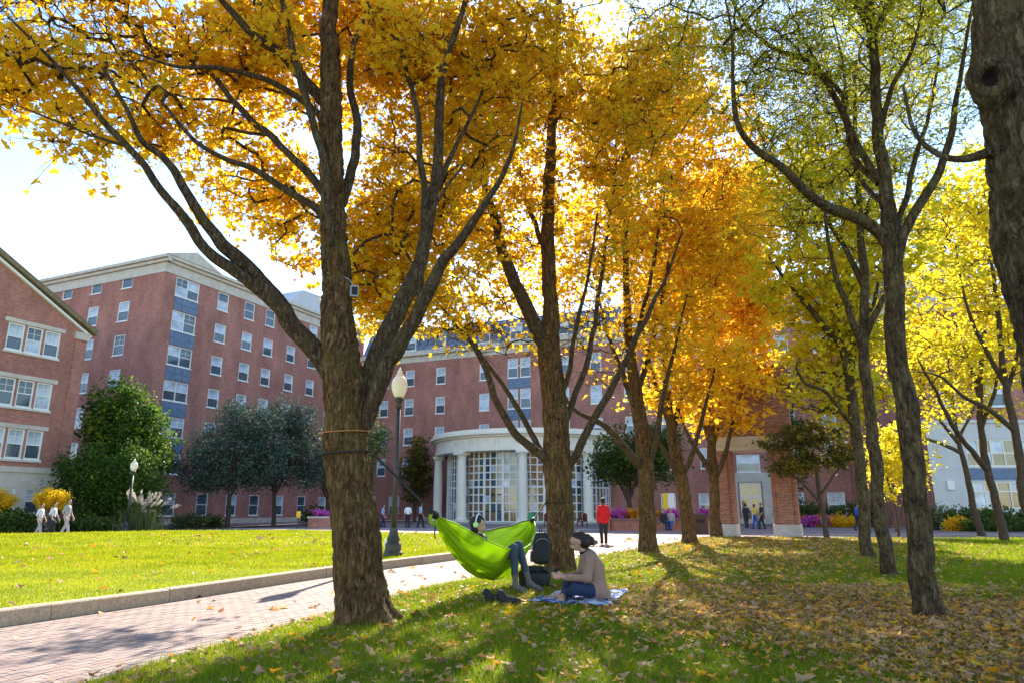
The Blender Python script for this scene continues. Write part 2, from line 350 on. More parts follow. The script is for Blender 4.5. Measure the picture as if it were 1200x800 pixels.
tf = np.array([(4, 5, 6, 7), (0, 1, 5, 4), (1, 2, 6, 5), (2, 3, 7, 6), (3, 0, 4, 7)])
Fq = (np.arange(len(rest))[:, None, None] * 8 + tf[None]).reshape(-1, 4)
o = link('pavers_further_off', np_mesh('pavers', V, Fq, [MT['paver%d' % k] for k in range(5)], fmat=np.repeat(rng.integers(0, 5, len(rest)), 5)), path); o['kind'] = 'stuff'
jb = MB(); jn = len(near)
# sandy joint bed under the laid pavers
bed = [(np.interp(yy, KERB[:, 1], KERB[:, 0]), yy) for yy in np.linspace(4.4, 17.2, 20)] + [(np.interp(yy, EDGE[:, 1], EDGE[:, 0]), yy) for yy in np.linspace(17.2, 4.4, 20)]
jb.add([(p[0], p[1], -.0010) for p in bed], [tuple(range(len(bed)))]); jb.build('sand_bed', MT['joint'], path)

# granite kerb: single stones, slightly uneven
kerb = tag(empty('kerb'), 'granite kerb edging the raised sunlit lawn', kind='structure')
ks = spline(np.column_stack([KERB, np.zeros(len(KERB))]), .05)
arc = np.concatenate([[0], np.cumsum(np.linalg.norm(np.diff(ks, axis=0), axis=1))])
s0 = 0; q = 0
while s0 < arc[-1] - .3:
    L = rng.uniform(1.5, 2.1); ss = np.linspace(s0 + .006, min(s0 + L - .006, arc[-1]), 5)
    P = np.stack([np.interp(ss, arc, ks[:, i]) for i in range(2)], 1); T = np.gradient(P, axis=0); T /= np.linalg.norm(T, axis=1)[:, None]; N = np.stack([-T[:, 1], T[:, 0]], 1)
    top = .185 + rng.normal(0, .004); off = rng.normal(0, .006)
    prof = [(-.0 + off, -.03), (-.0 + off, top - .018), (.018 + off, top), (.15, top), (.162, top - .012), (.162, -.03)]
    b = MB(); m = len(prof); V = [(P[i][0] + N[i][0] * d, P[i][1] + N[i][1] * d, z) for i in range(5) for d, z in prof]
    F = [(i * m + k + 1, i * m + k, (i + 1) * m + k, (i + 1) * m + k + 1) for i in range(4) for k in range(m - 1)] + [tuple(range(m)), tuple(range(5 * m - 1, 4 * m - 1, -1))]
    b.add(V, F).build('kerb_stone', MT['granite' if q % 3 else 'granite2'], kerb); s0 += L; q += 1

LAWN_Z = .165
kin = KERB + np.array([(-.15, .07)])
LAWN = [tuple(p) for p in kin] + [(1.2, 30.7), (-6.6, 36.3), (-12.5, 40.3), (-19, 39.2), (-24.5, 33.9), (-40, 32), (-60, 30), (-60, -8), (-9.6, -8)]
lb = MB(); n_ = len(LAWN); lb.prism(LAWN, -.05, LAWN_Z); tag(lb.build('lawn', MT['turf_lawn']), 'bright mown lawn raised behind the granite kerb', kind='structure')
RIGHT = [tuple(p) for p in EDGE] + [(9.1, 33.4), (10.1, 33.4), (10.3, 32.0), (14, 31.7), (40, 31.5), (75, 31), (75, -8), (-5.6, -8)]
# gently uneven shaded turf
def turf_z(x, y):
    d = np.clip((x - np.interp(y, EDGE[:, 1], EDGE[:, 0])) / 1.2, 0, 1)
    far = np.clip((33 - y) / 1.5, 0, 1)
    return .012 + .04 * d * far + .03 * d * far * (vnoise(x * .35 + 9, y * .35 + 4, 3) - .4)
gx, gy = np.meshgrid(np.linspace(-6, 30, 121), np.linspace(-8, 34, 141), indexing='ij')
exg = np.interp(gy, EDGE[:, 1], EDGE[:, 0])
gx2 = exg + (30 - exg) * ((gx + 6) / 36) ** 1.3
far_lim = np.where(gx2 < 10.2, 33.4, 31.7)
gy2 = np.minimum(gy, far_lim)
Vg = np.stack([gx2.ravel(), gy2.ravel(), turf_z(gx2.ravel(), gy2.ravel())], 1)
ii, jj = np.meshgrid(np.arange(120), np.arange(140), indexing='ij'); a0 = (ii * 141 + jj).ravel()
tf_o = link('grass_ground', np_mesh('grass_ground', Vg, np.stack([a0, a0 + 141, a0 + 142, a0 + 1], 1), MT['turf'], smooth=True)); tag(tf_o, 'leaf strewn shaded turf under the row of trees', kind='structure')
flat('far_turf', [(29.99, -8), (75, -8), (75, 31.0), (29.99, 31.7)], .04, MT['turf'], label='turf running on past the thin trees')
# pale concrete bands across the plaza
for nm, P, lab in (('paving_band', [(10.6, 33.0), (60, 32.6), (60, 33.6), (10.6, 34.0)], 'pale concrete band edging the plaza behind the leaf strewn turf'),
              ('paving_band', [(13.6, 38.0), (60, 37.2), (60, 37.9), (13.6, 38.7)], 'second pale concrete band crossing the plaza towards the stone building'),
              ('paving_band', [(-30, 51), (12, 47), (12, 48.4), (-30, 52.6)], 'pale concrete band in front of the round pavilion')):
    flat(nm, P, -.006, MT['concrete'], label=lab)

# ------------------------------------------------------------------ building helpers
A24 = R(-24)
def wall(parent, name, p0, p1, z0, z1, holes, m, depth=.22, top=None, nrm=None):
    """wall from p0 to p1 (parent's frame); openings (s0,s1,z0,z1); reveals go inward. outward = right-hand side of p0->p1"""
    p0 = np.array(p0, float); p1 = np.array(p1, float); L = np.linalg.norm(p1 - p0); d = (p1 - p0) / L; o = np.array([d[1], -d[0]])
    xs = sorted({0, L, *[h[0] for h in holes], *[h[1] for h in holes]}); zs = sorted({z0, z1, *[h[2] for h in holes], *[h[3] for h in holes]})
    b = MB()
    def pt(s, z, k=0): q = p0 + d * s - o * k; return (q[0], q[1], z)
    for i in range(len(xs) - 1):
        j = 0
        while j < len(zs) - 1:
            cx = (xs[i] + xs[i + 1]) / 2
            def hole(j): cz = (zs[j] + zs[j + 1]) / 2; return any(h[0] < cx < h[1] and h[2] < cz < h[3] for h in holes)
            if hole(j): j += 1; continue
            k = j
            while k + 1 < len(zs) - 1 and not hole(k + 1): k += 1
            b.quad(pt(xs[i], zs[j]), pt(xs[i + 1], zs[j]), pt(xs[i + 1], zs[k + 1]), pt(xs[i], zs[k + 1])); j = k + 1
    for s0, s1, a, c in holes:
        b.quad(pt(s0, a), pt(s0, c), pt(s0, c, depth), pt(s0, a, depth)); b.quad(pt(s1, c), pt(s1, a), pt(s1, a, depth), pt(s1, c, depth))
        b.quad(pt(s0, a), pt(s0, a, depth), pt(s1, a, depth), pt(s1, a)); b.quad(pt(s0, c, depth), pt(s0, c), pt(s1, c), pt(s1, c, depth))
    if top:      # gable outline above z1: list of (s,z)
        b.add([pt(s, z) for s, z in top], [tuple(range(len(top)))])
    return b.build(name, m, parent)
_win = {}
def win_mesh(w, h, cols=1, muntin=True, sash=True):
    key = (round(w, 2), round(h, 2), cols, muntin, sash)
    if key in _win: return _win[key]
    f = .085; b = MB()                                  # local: x along wall, -y outward, origin bottom centre
    b.box(-w / 2, -w / 2 + f, -.05, .08, 0, h); b.box(w / 2 - f, w / 2, -.05, .08, 0, h)
    b.box(-w / 2 + f, w / 2 - f, -.05, .08, h - f, h); b.box(-w / 2 + f, w / 2 - f, -.05, .08, 0, f)
    b.box(-w / 2 - .06, w / 2 + .06, -.16, -.052, -.09, -.005)        # sill
    panes = []
    cw = (w - 2 * f) / cols
    for c in range(cols):
        x0 = -w / 2 + f + c * cw; x1 = x0 + cw
        if c: b.box(x0 - .045, x0 + .045, -.045, .075, f, h - f); x0 += .045
        if c < cols - 1: x1 -= .045
        if sash:
            mz = h * .5; b.box(x0, x1, -.03, .05, mz - .035, mz + .035)
            if muntin:
                for z0, z1 in ((mz + .035, h - f),):
                    b.box((x0 + x1) / 2 - .014, (x0 + x1) / 2 + .014, -.005, .028, z0, z1)
                    b.box(x0, x1, -.003, .026, (z0 + z1) / 2 - .014, (z0 + z1) / 2 + .014)
            panes += [(x0, x1, mz + .035, h - f, 1), (x0, x1, f, mz - .035, 0)]
        else: panes.append((x0, x1, f, h - f, 0))
    pms = []
    for x0, x1, z0, z1, up in panes:
        q = MB(); q.box(x0, x1, .03, .045, z0, z1); pms.append((q, up))
    fm = b.mesh('window', MT['white'])
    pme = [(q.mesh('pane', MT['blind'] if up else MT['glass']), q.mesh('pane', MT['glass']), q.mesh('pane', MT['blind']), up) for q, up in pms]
    _win[key] = (fm, pme); return _win[key]
def window(parent, p0, d, s, z, w, h, cols=1, muntin=True, sash=True, inset=.08, p_up=.85, p_lo=.12):
    """window whose lower left corner is at s along the wall p0 + s*d (parent's frame)"""
    p0 = np.array(p0, float); d = np.array(d, float); o = np.array([d[1], -d[0]])
    c = p0 + d * (s + w / 2) - o * (inset + .0)
    fm, pme = win_mesh(w, h, cols, muntin, sash)
    wo = link('window', fm, parent, (c[0], c[1], z), math.atan2(d[1], d[0]))
    for a, dk, bl_, up in pme:
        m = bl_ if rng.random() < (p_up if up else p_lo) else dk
        link('pane', m, wo)
    return wo
def strip(parent, name, p0, p1, z0, z1, out, m, back=.1):
    """moulding along p0->p1 standing out from the wall"""
    p0 = np.array(p0, float); p1 = np.array(p1, float); L = np.linalg.norm(p1 - p0); d = (p1 - p0) / L; o = np.array([d[1], -d[0]])
    c = [p0 - o * back, p1 - o * back, p1 + o * out, p0 + o * out]
    return MB().prism([tuple(q) for q in c], z0, z1).build(name, m, parent)

# ------------------------------------------------------------------ tall brick hall with pediment (corner towards the lawn)
B = tag(empty('brick_hall', (-32.4, 60.5, 0), A24), 'tall red brick hall with stone cornice, pediment and blue spandrel panels, behind the dark trees', 'building')
LB, DB = 31.0, 26.0
zt = 22.9
rows = [20.95, 17.65, 14.35, 11.05, 7.75, 4.45]
# face along +y (towards the rotunda): outward +x
cols_r = [6.3, 9.9, 13.0, 16.6, 20.2, 23.8, 27.4]
holes = [(1.25, 3.95, z, z + 1.85) for z in rows] + [(1.25, 3.95, .75, 2.75)]
holes += [(s, s + 1.4, z, z + 1.85) for z in rows[:4] for s in cols_r] + [(s, s + 1.4, z, z + 1.85) for z in rows[4:] for s in cols_r] + [(s, s + 1.35, .75, 2.8) for s in cols_r]
def fl(hs): return hs
W0, W1 = (0, 0), (0, LB)
# wall() takes outward on the right-hand side of p0->p1, so the face with normal +x runs from y=0 to y=LB
wall(B, 'wall', W0, W1, -.05, zt, holes, MT['brick'])
wb = []
for s0, s1, a, c in holes:
    window(B, W0, (0, 1), s0, a, s1 - s0, c - a, cols=2 if s1 - s0 > 2 else 1, muntin=s1 - s0 > 2)
for k in range(5):
    b = MB(); z0, z1 = rows[k + 1] + 1.9, rows[k] - .12
    for i in range(2):
        for j in range(3):
            w_ = 2.7 / 3; zz = (z1 - z0) / 2
            b.box(-.02, .06, 1.26 + j * w_, 1.24 + (j + 1) * w_, z0 + i * zz + .01, z0 + (i + 1) * zz - .01)
    b.build('spandrel_panel', MT['stone_blue'], B)
# face along -x: outward -y
cl = [4.4, 8.8, 13.2, 17.6, 22.0]
hl = [(DB - s - 1.5, DB - s, z + 1.0, z + 2.95) for z in rows for s in cl] + [(DB - s - 1.5, DB - s, 1.6, 3.6) for s in cl]
wall(B, 'wall', (-DB, 0), (0, 0), -.05, zt, hl, MT['brick'])
for s0, s1, a, c in hl: window(B, (-DB, 0), (1, 0), s0, a, s1 - s0, c - a)
wall(B, 'wall', (0, LB), (-DB, LB), -.05, zt, [], MT['brick']); wall(B, 'wall', (-DB, LB), (-DB, 0), -.05, zt, [], MT['brick'])
for nm, a, c in (('frieze', W0, W1), ('frieze', (-DB, 0), (0, 0))):
    strip(B, 'frieze', a, c, zt, zt + .95, .06, MT['stone'])
for a, c in ((W0, W1), ((-DB, 0), (.55, 0))):
    strip(B, 'cornice', a, c, zt + .95, zt + 1.25, .3, MT['stone']); strip(B, 'cornice_cap', a, c, zt + 1.252, zt + 1.55, .55, MT['stone'])
b = MB(); V = [(.62, -.55, zt + 1.56), (.62, 5.9, zt + 1.56), (.62, 2.7, zt + 2.75), (-3, -.55, zt + 1.56), (-3, 5.9, zt + 1.56), (-3, 2.7, zt + 2.75)]
b.add(V, [(0, 1, 2), (5, 4, 3), (0, 2, 5, 3), (2, 1, 4, 5), (1, 0, 3, 4)]).build('pediment', MT['stone'], B)
b = MB().box(-DB + .2, -.2, .2, LB - .2, zt + 1.2, zt + 1.5); b.build('roof', MT['roof'], B)
b = MB(); b.add([(-1.2, 17, zt + 1.5), (-1.2, 29, zt + 1.5), (-1.2, 29, zt + 4.6), (-1.2, 20, zt + 4.3), (-9, 17, zt + 1.5), (-9, 29, zt + 1.5), (-9, 29, zt + 4.6), (-9, 20, zt + 4.3)],
      [(0, 1, 2, 3), (7, 6, 5, 4), (3, 2, 6, 7), (0, 3, 7, 4), (2, 1, 5, 6)]).build('penthouse', MT['grey_wall'], B)
strip(B, 'plinth', W0, W1, -.04, .5, .05, MT['stone']); strip(B, 'plinth', (-DB, 0), (0, 0), -.04, .5, .05, MT['stone'])

# ------------------------------------------------------------------ gabled brick hall on the left: gable runs from its far corner towards the camera
A = tag(empty('gabled_hall', (-30.1, 46.8, 0), A24), 'red brick gabled hall with triple sash windows and stone lintels, cut by the picture edge', 'building')
GW = 19.0; ez = 13.5; az = ez + GW / 2 * .53
# outward +x : runs from y=-GW to y=0
def g(s): return GW - s
groups = [(1.75, 12.95, 1.72), (1.75, 9.45, 1.75), (1.85, 6.3, 1.85)]
hs = []
for s_, top_, h_ in groups:
    for grp in (s_, s_ + 7.2, s_ + 14.0 - 1.5):
        for k in range(3): hs.append((g(grp + k * 1.17 + 1.02), g(grp + k * 1.17), top_ - h_, top_))
for grp in (1.2, 3.0, 5.5, 8, 10.5, 13, 15.5): hs.append((g(grp + 1.15), g(grp), 1.05, 2.6))
hs.append((g(GW / 2 + .6), g(GW / 2 - .6), 14.2, 16.2))
hs = [h for h in hs if h[0] > .2 and h[1] < GW - .2 and h[3] <= ez]
wall(A, 'wall', (0, -GW), (0, 0), 3.95, ez, [h for h in hs if h[2] > 3.95], MT['brick'], top=[(0, ez), (GW, ez), (GW / 2, az)])
wall(A, 'basement_wall', (0.02, -GW), (0.02, 0), -.05, 3.6, [h for h in hs if h[2] < 3.95], MT['stone'])
for s0, s1, a, c in hs: window(A, (0, -GW), (0, 1), s0, a, s1 - s0, c - a)
for s_, top_, h_ in groups:
    for grp in (s_, s_ + 7.2, s_ + 12.5):
        if g(grp + 3.7) < 0: continue
        strip(A, 'lintel', (0, -grp - 3.62), (0, -grp + .25), top_ + .03, top_ + .3, .06, MT['stone']); strip(A, 'sill', (0, -grp - 3.5), (0, -grp + .12), top_ - h_ - .2, top_ - h_ - .095, .1, MT['stone'])
strip(A, 'string_course', (0, -GW), (0, .06), 3.6, 3.95, .1, MT['stone'])
strip(A, 'corner_pier', (0, -.75), (0, .05), 3.955, ez - .7, .1, MT['brick']); strip(A, 'pier_cap', (0, -.85), (0, .15), ez - .698, ez - .2, .2, MT['stone'])
for sgn, ya, yb in ((1, .55, -GW / 2), (-1, -GW - .55, -GW / 2)):
    za = ez - .28
    b = MB(); V = []
    for x in (-.1, .38):
        for y, z in ((ya, za + .06), (yb, az + .06), (yb, az + .4), (ya, za + .38)): V.append((x, y, z))
    b.add(V, [(0, 1, 2, 3), (7, 6, 5, 4), (0, 3, 7, 4), (1, 5, 6, 2), (3, 2, 6, 7), (0, 4, 5, 1)]).build('rake_board', MT['gutter'], A)
    b = MB(); V = []
    for x in (-.05, .2):
        for y, z in ((ya - .3 * sgn, za - .14), (yb, az - .18), (yb, az + .015), (ya - .3 * sgn, za + .02)): V.append((x, y, z))
    b.add(V, [(0, 1, 2, 3), (7, 6, 5, 4), (0, 3, 7, 4), (1, 5, 6, 2), (3, 2, 6, 7), (0, 4, 5, 1)]).build('rake_moulding', MT['white'], A)
    b = MB(); b.add([(.39, ya, za + .39), (.39, yb, az + .41), (-22, yb, az + .41), (-22, ya, za + .39)], [(0, 1, 2, 3)]).build('roof', MT['roof'], A)
wall(A, 'wall', (0, 0), (-22, 0), -.05, ez, [], MT['brick']); wall(A, 'wall', (-22, -GW), (0, -GW), -.05, ez, [], MT['brick'])

# ------------------------------------------------------------------ long brick hall closing the courtyard, with mansard roof
C = tag(empty('mansard_hall', (-19.6, 87.5, 0), A24), 'long red brick hall with slate mansard and dormers behind the round pavilion', 'building')
LC = 68; zc = 18.6 + .7
rowc = [16.3, 12.65, 9.0, 5.35]
ccol = [3.0, 6.75, 11.2, 17.2, 27.2, 31, 34.8, 38.6, 42.4, 50.4, 54.0, 58, 62, 65.5]
ch = []
for z in rowc:
    for s in ccol:
        if z < 9 and 10 < s < 36: continue
        ch.append((s, s + 1.3, z, z + 2.05))
for s in (20.9, 22.5): ch += [(s, s + 1.3, z, z + 2.3) for z in rowc[:3]]
ch += [(s, s + 1.5, .65, 2.9) for s in (1.5, 5, 38.2, 42.0, 50.3, 53.8, 57.6, 61.6, 65)]
ch += [(46.0, 48.0, -.0, 3.9), (45.9, 48.1, 4.9, 6.6)]
wall(C, 'wall', (0, 0), (LC, 0), -.05, zc, ch, MT['brick'])
for s0, s1, a, c in ch:
    if (s0, a) == (46.0, 0): continue
    window(C, (0, 0), (1, 0), s0, a, s1 - s0, c - a, muntin=True)
for z in rowc[:2]:
    MB().box(20.95, 23.75, -.05, .1, z - 1.28, z - .12).build('spandrel_panel', MT['stone_blue'], C)
# entrance seen through the gate: pale panel, glazed white door
MB().box(44.6, 49.4, -.12, .1, 3.95, 4.85).box(44.6, 45.85, -.12, .1, -.02, 3.948).box(48.15, 49.4, -.12, .1, -.02, 3.948).build('door_surround', MT['stone'], C)
d_ = MB(); d_.box(46.0, 46.12, .0, .1, 0, 3.9).box(47.88, 48.0, 0, .1, 0, 3.9).box(46.12, 47.88, 0, .1, 3.78, 3.9).box(46.12, 47.88, .0, .1, 2.45, 2.6).box(46.95, 47.05, .0, .1, 0, 2.45)
d_.box(46.12, 46.95, .0, .09, 0, .25).box(47.05, 47.88, 0, .09, 0, .25); do = d_.build('door', MT['white'], C)
for x0, x1, z0, z1 in ((46.12, 46.95, .25, 2.45), (47.05, 47.88, .25, 2.45), (46.12, 47.88, 2.6, 3.78)): MB().box(x0, x1, .05, .07, z0, z1).build('pane', MT['glass_glow_tint'], do)
strip(C, 'frieze', (0, 0), (LC, 0), zc, zc + .8, .05, MT['stone']); strip(C, 'cornice', (0, 0), (LC, 0), zc + .8, zc + 1.35, .5, MT['stone'])
b = MB(); b.add([(0, 0, zc + 1.36), (LC, 0, zc + 1.36), (LC, 1.6, zc + 4.6), (0, 1.6, zc + 4.6), (0, 14, zc + 4.9), (LC, 14, zc + 4.9)], [(0, 1, 2, 3), (3, 2, 5, 4)]).build('roof', MT['slate'], C)
for s in [2.6, 6.6, 10.9, 17, 21.2, 27, 31, 35, 39, 43, 50, 54, 58, 62]:
    b = MB().box(s - .15, s + 1.75, .02, 2.2, zc + 1.4, zc + 3.75); dm = b.build('dormer', MT['slate'], C)
    window(C, (0, -.1), (1, 0), s + .05, zc + 1.55, 1.5, 2.0)
wall(C, 'wall', (LC, 0), (LC, 14), -.05, zc, [], MT['brick'])
strip(C, 'plinth', (0, 0), (LC, 0), -.04, .45, .05, MT['stone'])

# ------------------------------------------------------------------ pale stone building on the right
Fb = tag(empty('stone_hall', (31.4, 52, 0)), 'pale stone building with wide gridded windows and blue spandrel behind thin trees', 'building')
sh = [(2.9, 8.6, .67, 3.32), (2.9, 8.6, 4.45, 6.45), (10.2, 15.9, .67, 3.32), (10.2, 15.9, 4.45, 6.45)]
wall(Fb, 'wall', (0, 0), (22, 0), -.05, 7.7, sh, MT['stone_pale'])
for s0, s1, a, c in sh:
    n_ = 6; w_ = (s1 - s0); b = MB()
    for k in range(n_ + 1): xx = s0 + k * w_ / n_; b.box(max(s0, xx - .05), min(s1, xx + .05), .04, .16, a, c)
    zsp = [a + .05, a + .75, a + 1.95, c - .05] if c - a > 2.2 else [a + .05, (a + c) / 2, c - .05]
    for z in zsp:
        for k in range(n_): b.box(s0 + k * w_ / n_ + .0501, s0 + (k + 1) * w_ / n_ - .0501, .05, .15, z - .05, z + .05)
    wo = b.build('window', MT['cream'], Fb)
    for k in range(n_):
        for z0, z1 in zip(zsp[:-1], zsp[1:]):
            MB().box(s0 + k * w_ / n_ + .05, s0 + (k + 1) * w_ / n_ - .05, .09, .11, z0 + .05, z1 - .05).build('pane', MT['glass_glow_tint'] if rng.random() < .4 else MT['blind'], wo)
for s0 in (2.9, 10.2): MB().box(s0, s0 + 5.7, -.03, .1, 3.45, 4.33).build('spandrel_panel', MT['stone_blue'], Fb)
zj = 0.7
for k in range(8): MB().box(-.02, 22, -.012, .1, .62 + k * .9, .635 + k * .9).build('course_joint', MT['concrete'], Fb) if k in (0, 4) else None
bh = [(s, s + 1.4, z, z + 2.0) for s in (1.4, 5.2, 9, 13, 17) for z in (9, 12.5)]
wall(Fb, 'brick_wall', (0, 0.1), (22, .1), 7.95, 16.5, bh, MT['brick'])
for s0, s1, a, c in bh: window(Fb, (0, .1), (1, 0), s0, a, s1 - s0, c - a)
strip(Fb, 'string_course', (-.1, 0), (22, 0), 7.7, 7.95, .12, MT['stone_pale'], .2); strip(Fb, 'cornice', (-.2, 0.1), (22, .1), 16.5, 17.4, .4, MT['stone'])
wall(Fb, 'wall', (0, 12), (0, 0), -.05, 16.5, [], MT['brick']); MB().box(0.1, 22, .3, 12, 16.8, 17.1).build('roof', MT['roof'], Fb)
MB().box(1.0, 1.5, -.2, -.01, 2.75, 3.4).build('wall_lamp', MT['white'], Fb)

# ------------------------------------------------------------------ round columned pavilion
RX, RY, RC = 1.9, 77.0, 10.0
D = tag(empty('round_pavilion', (RX, RY, 0)), 'round cream pavilion with columns, carved entablature and gridded curved glass', 'building')
def ring(name, r0, r1, z0, z1, m, a0=-110, a1=130, n=72):
    b = MB(); V = []; 
    for k in range(n + 1):
        a = R(a0 + (a1 - a0) * k / n); c, s = math.sin(a), -math.cos(a)
        V += [(r0 * c, r0 * s, z0), (r1 * c, r1 * s, z0), (r1 * c, r1 * s, z1), (r0 * c, r0 * s, z1)]
    F = []
    for k in range(n):
        for j in range(4): F.append((k * 4 + j, k * 4 + (j + 1) % 4, k * 4 + 4 + (j + 1) % 4, k * 4 + 4 + j))
    F += [(3, 2, 1, 0), (n * 4, n * 4 + 1, n * 4 + 2, n * 4 + 3)]
    return b.add(V, F).build(name, m, D)
ring('architrave', RC - .55, RC + .42, 6.95, 7.35, MT['cream']); ring('frieze', RC - .5, RC + .34, 7.352, 8.3, MT['cream'])
ring('cornice', RC - .5, RC + .62, 8.302, 8.5, MT['cream']); ring('cornice_cap', RC - .5, RC + .98, 8.502, 8.72, MT['cream']); ring('parapet', RC - .3, RC + .75, 8.722, 9.05, MT['cream'])
ring('soffit', .2, RC - .552, 7.1, 7.2, MT['cream']); ring('roof', .2, RC - .3, 8.75, 8.85, MT['roof']); ring('step', .2, RC + 1.1, -.02, .14, MT['concrete'])
cb = MB(); cb.box(-.62, .62, -.62, .62, .14, .32); cb.lathe([(.6, .322), (.62, .4), (.56, .5), (.5, .56), (.5, 2.5), (.48, 4), (.42, 6.35), (.48, 6.42), (.43, 6.48), (.55, 6.68)], 24); cb.box(-.62, .62, -.62, .62, 6.682, 6.948)
cm = cb.mesh('column', MT['cream'])
ang = [-84, -44, -5, 34, 74, 112]
for a in ang: link('column', cm, D, (RC * math.sin(R(a)), -RC * math.cos(R(a)), 0), R(a))
RG = RC - 1.0
for bi in range(5):
    a0, a1 = ang[bi], ang[bi + 1]; n = 9; b = MB()
    edges = [R(a0 + (a1 - a0) * k / n) for k in range(n + 1)]
    zl = [.2, 1.15, 1.95, 2.75, 3.5, 4.2, 4.9, 5.6, 6.3, 6.95]
    def ptc(a, r, z): return (r * math.sin(a), -r * math.cos(a), z)
    door = (3, 6)
    for k in range(n + 1):
        da = .065 / RG if k not in door else .13 / RG
        lo, hi = edges[k] - da, edges[k] + da
        V = [ptc(lo, RG - .08, .15), ptc(hi, RG - .08, .15), ptc(hi, RG + .06, .15), ptc(lo, RG + .06, .15), ptc(lo, RG - .08, 7.05), ptc(hi, RG - .08, 7.05), ptc(hi, RG + .06, 7.05), ptc(lo, RG + .06, 7.05)]
        b.add(V, [(0, 3, 2, 1), (4, 5, 6, 7), (0, 1, 5, 4), (1, 2, 6, 5), (2, 3, 7, 6), (3, 0, 4, 7)])
    for zi, z in enumerate(zl):
        for k in range(n):
            if door[0] <= k < door[1] and zi in (1, 3): continue
            hz = .055 if zi != 4 else .09
            lo, hi = edges[k] + .066 / RG, edges[k + 1] - .066 / RG
            V = [ptc(lo, RG - .06, z - hz), ptc(hi, RG - .06, z - hz), ptc(hi, RG + .045, z - hz), ptc(lo, RG + .045, z - hz), ptc(lo, RG - .06, z + hz), ptc(hi, RG - .06, z + hz), ptc(hi, RG + .045, z + hz), ptc(lo, RG + .045, z + hz)]
            b.add(V, [(0, 3, 2, 1), (4, 5, 6, 7), (0, 1, 5, 4), (1, 2, 6, 5), (2, 3, 7, 6), (3, 0, 4, 7)])
    wo = b.build('window_bay', MT['white'], D)
    for k in range(n):
        for z0, z1 in zip(zl[:-1], zl[1:]):
            lo, hi = edges[k] + .06 / RG, edges[k + 1] - .06 / RG
            q = MB(); r_ = RG - .02
            V = [ptc(lo, r_, z0 + .05), ptc(hi, r_, z0 + .05), ptc(hi, r_, z1 - .05), ptc(lo, r_, z1 - .05), ptc(lo, r_ - .02, z0 + .05), ptc(hi, r_ - .02, z0 + .05), ptc(hi, r_ - .02, z1 - .05), ptc(lo, r_ - .02, z1 - .05)]
            q.add(V, [(0, 1, 2, 3), (7, 6, 5, 4), (0, 4, 5, 1), (1, 5, 6, 2), (2, 6, 7, 3), (3, 7, 4, 0)])
            t_ = rng.random(); q.build('pane', MT['glass_glow_tint'] if t_ < .45 else MT['glass'] if t_ < .88 else MT['blind'], wo)
# carved letters round the frieze
txt = 'SNOWDEN HALL'
for k, chh in enumerate(txt):
    if chh == ' ': continue
    cu = bpy.data.curves.new('letter', 'FONT'); cu.body = chh; cu.size = .82; cu.extrude = .03; cu.align_x = 'CENTER'
    to = bpy.data.objects.new('tmp', cu); COL.objects.link(to)
    dg = bpy.context.evaluated_depsgraph_get(); me = bpy.data.meshes.new_from_object(to.evaluated_get(dg)); bpy.data.objects.remove(to)
    me.materials.clear(); me.materials.append(MT['cream'])
    a = R(-52 + 5.5 * k); o = link('letter', me, D, ((RC + .36) * math.sin(a), -(RC + .36) * math.cos(a), 7.53)); o.rotation_euler = (R(90), 0, a)

# ------------------------------------------------------------------ brick gateway on two piers
G = tag(empty('brick_gateway', (11.2, 34.2, 0), A24), 'orange brick gateway on two piers with pale plinths, behind the orange maples', 'gateway')
for x0, x1 in ((-1.25, -.3), (1.45, 2.55)):
    MB().box(x0, x1, -.6, .75, .62, 4.1).box(x0 + .2, x1 - .2, -.68, -.602, .622, 4.1).build('pier', MT['brick_gate'], G)
    MB().box(x0 - .06, x1 + .06, -.74, .82, -.02, .62).build('plinth', MT['concrete'], G)
MB().box(-1.32, 2.62, -.72, .85, 4.102, 4.35).box(-1.36, 2.66, -.78, .9, 4.352, 4.75).build('lintel', MT['stone'], G)
MB().box(-1.26, 2.56, -.62, .76, 4.752, 8.2).box(-.9, 2.3, -.67, -.622, 5.2, 7.6).build('wall', MT['brick_gate'], G)
MB().box(-1.4, 2.7, -.78, .92, 8.202, 8.6).build('coping', MT['stone'], G)

# ------------------------------------------------------------------ leaves
def star(n_l, inner, jit, fold):
    """lobed leaf, stalk at -y; n_l lobes round the front"""
    pts = [(0, -.5)]
    a = np.linspace(-150, 150, 2 * n_l - 1)
    for i, d in enumerate(a):
        t = R(d); L = (.5 if i % 2 == 0 else inner)
        if i % 2 == 0: L *= 1 - .34 * abs(d) / 150
        pts.append((L * math.sin(t), L * math.cos(t)))
    P = np.array(pts); z = fold * (np.abs(P[:, 0]) ** 1.5) - .25 * fold * (P[:, 1] + .5) ** 2
    V = np.column_stack([P, z]); V = np.vstack([V, [[0, -.05, 0]]])
    n = len(P); F = np.array([(n, i, (i + 1) % n) for i in range(n)])
    return V, F[:, ::-1].copy()
LEAF5 = star(5, .22, 0, .5)                   # maple, 10 tris
LEAF3 = (np.array([(0, -.5, 0), (.42, -.05, .12), (.16, .12, .02), (0, .52, -.08), (-.16, .12, .02), (-.42, -.05, .12)]), np.array([(0, 1, 2), (0, 2, 3), (0, 3, 4), (0, 4, 5)]))
LEAF2 = (np.array([(0, -.5, 0), (.36, 0, .08), (0, .5, -.03), (-.36, 0, .08)]), np.array([(0, 1, 2), (0, 2, 3)]))
FROND = (np.array([(0, -.5, 0), (.17, 0, .05), (0, .5, -.1), (-.17, 0, .05)]), np.array([(0, 1, 2), (0, 2, 3)]))
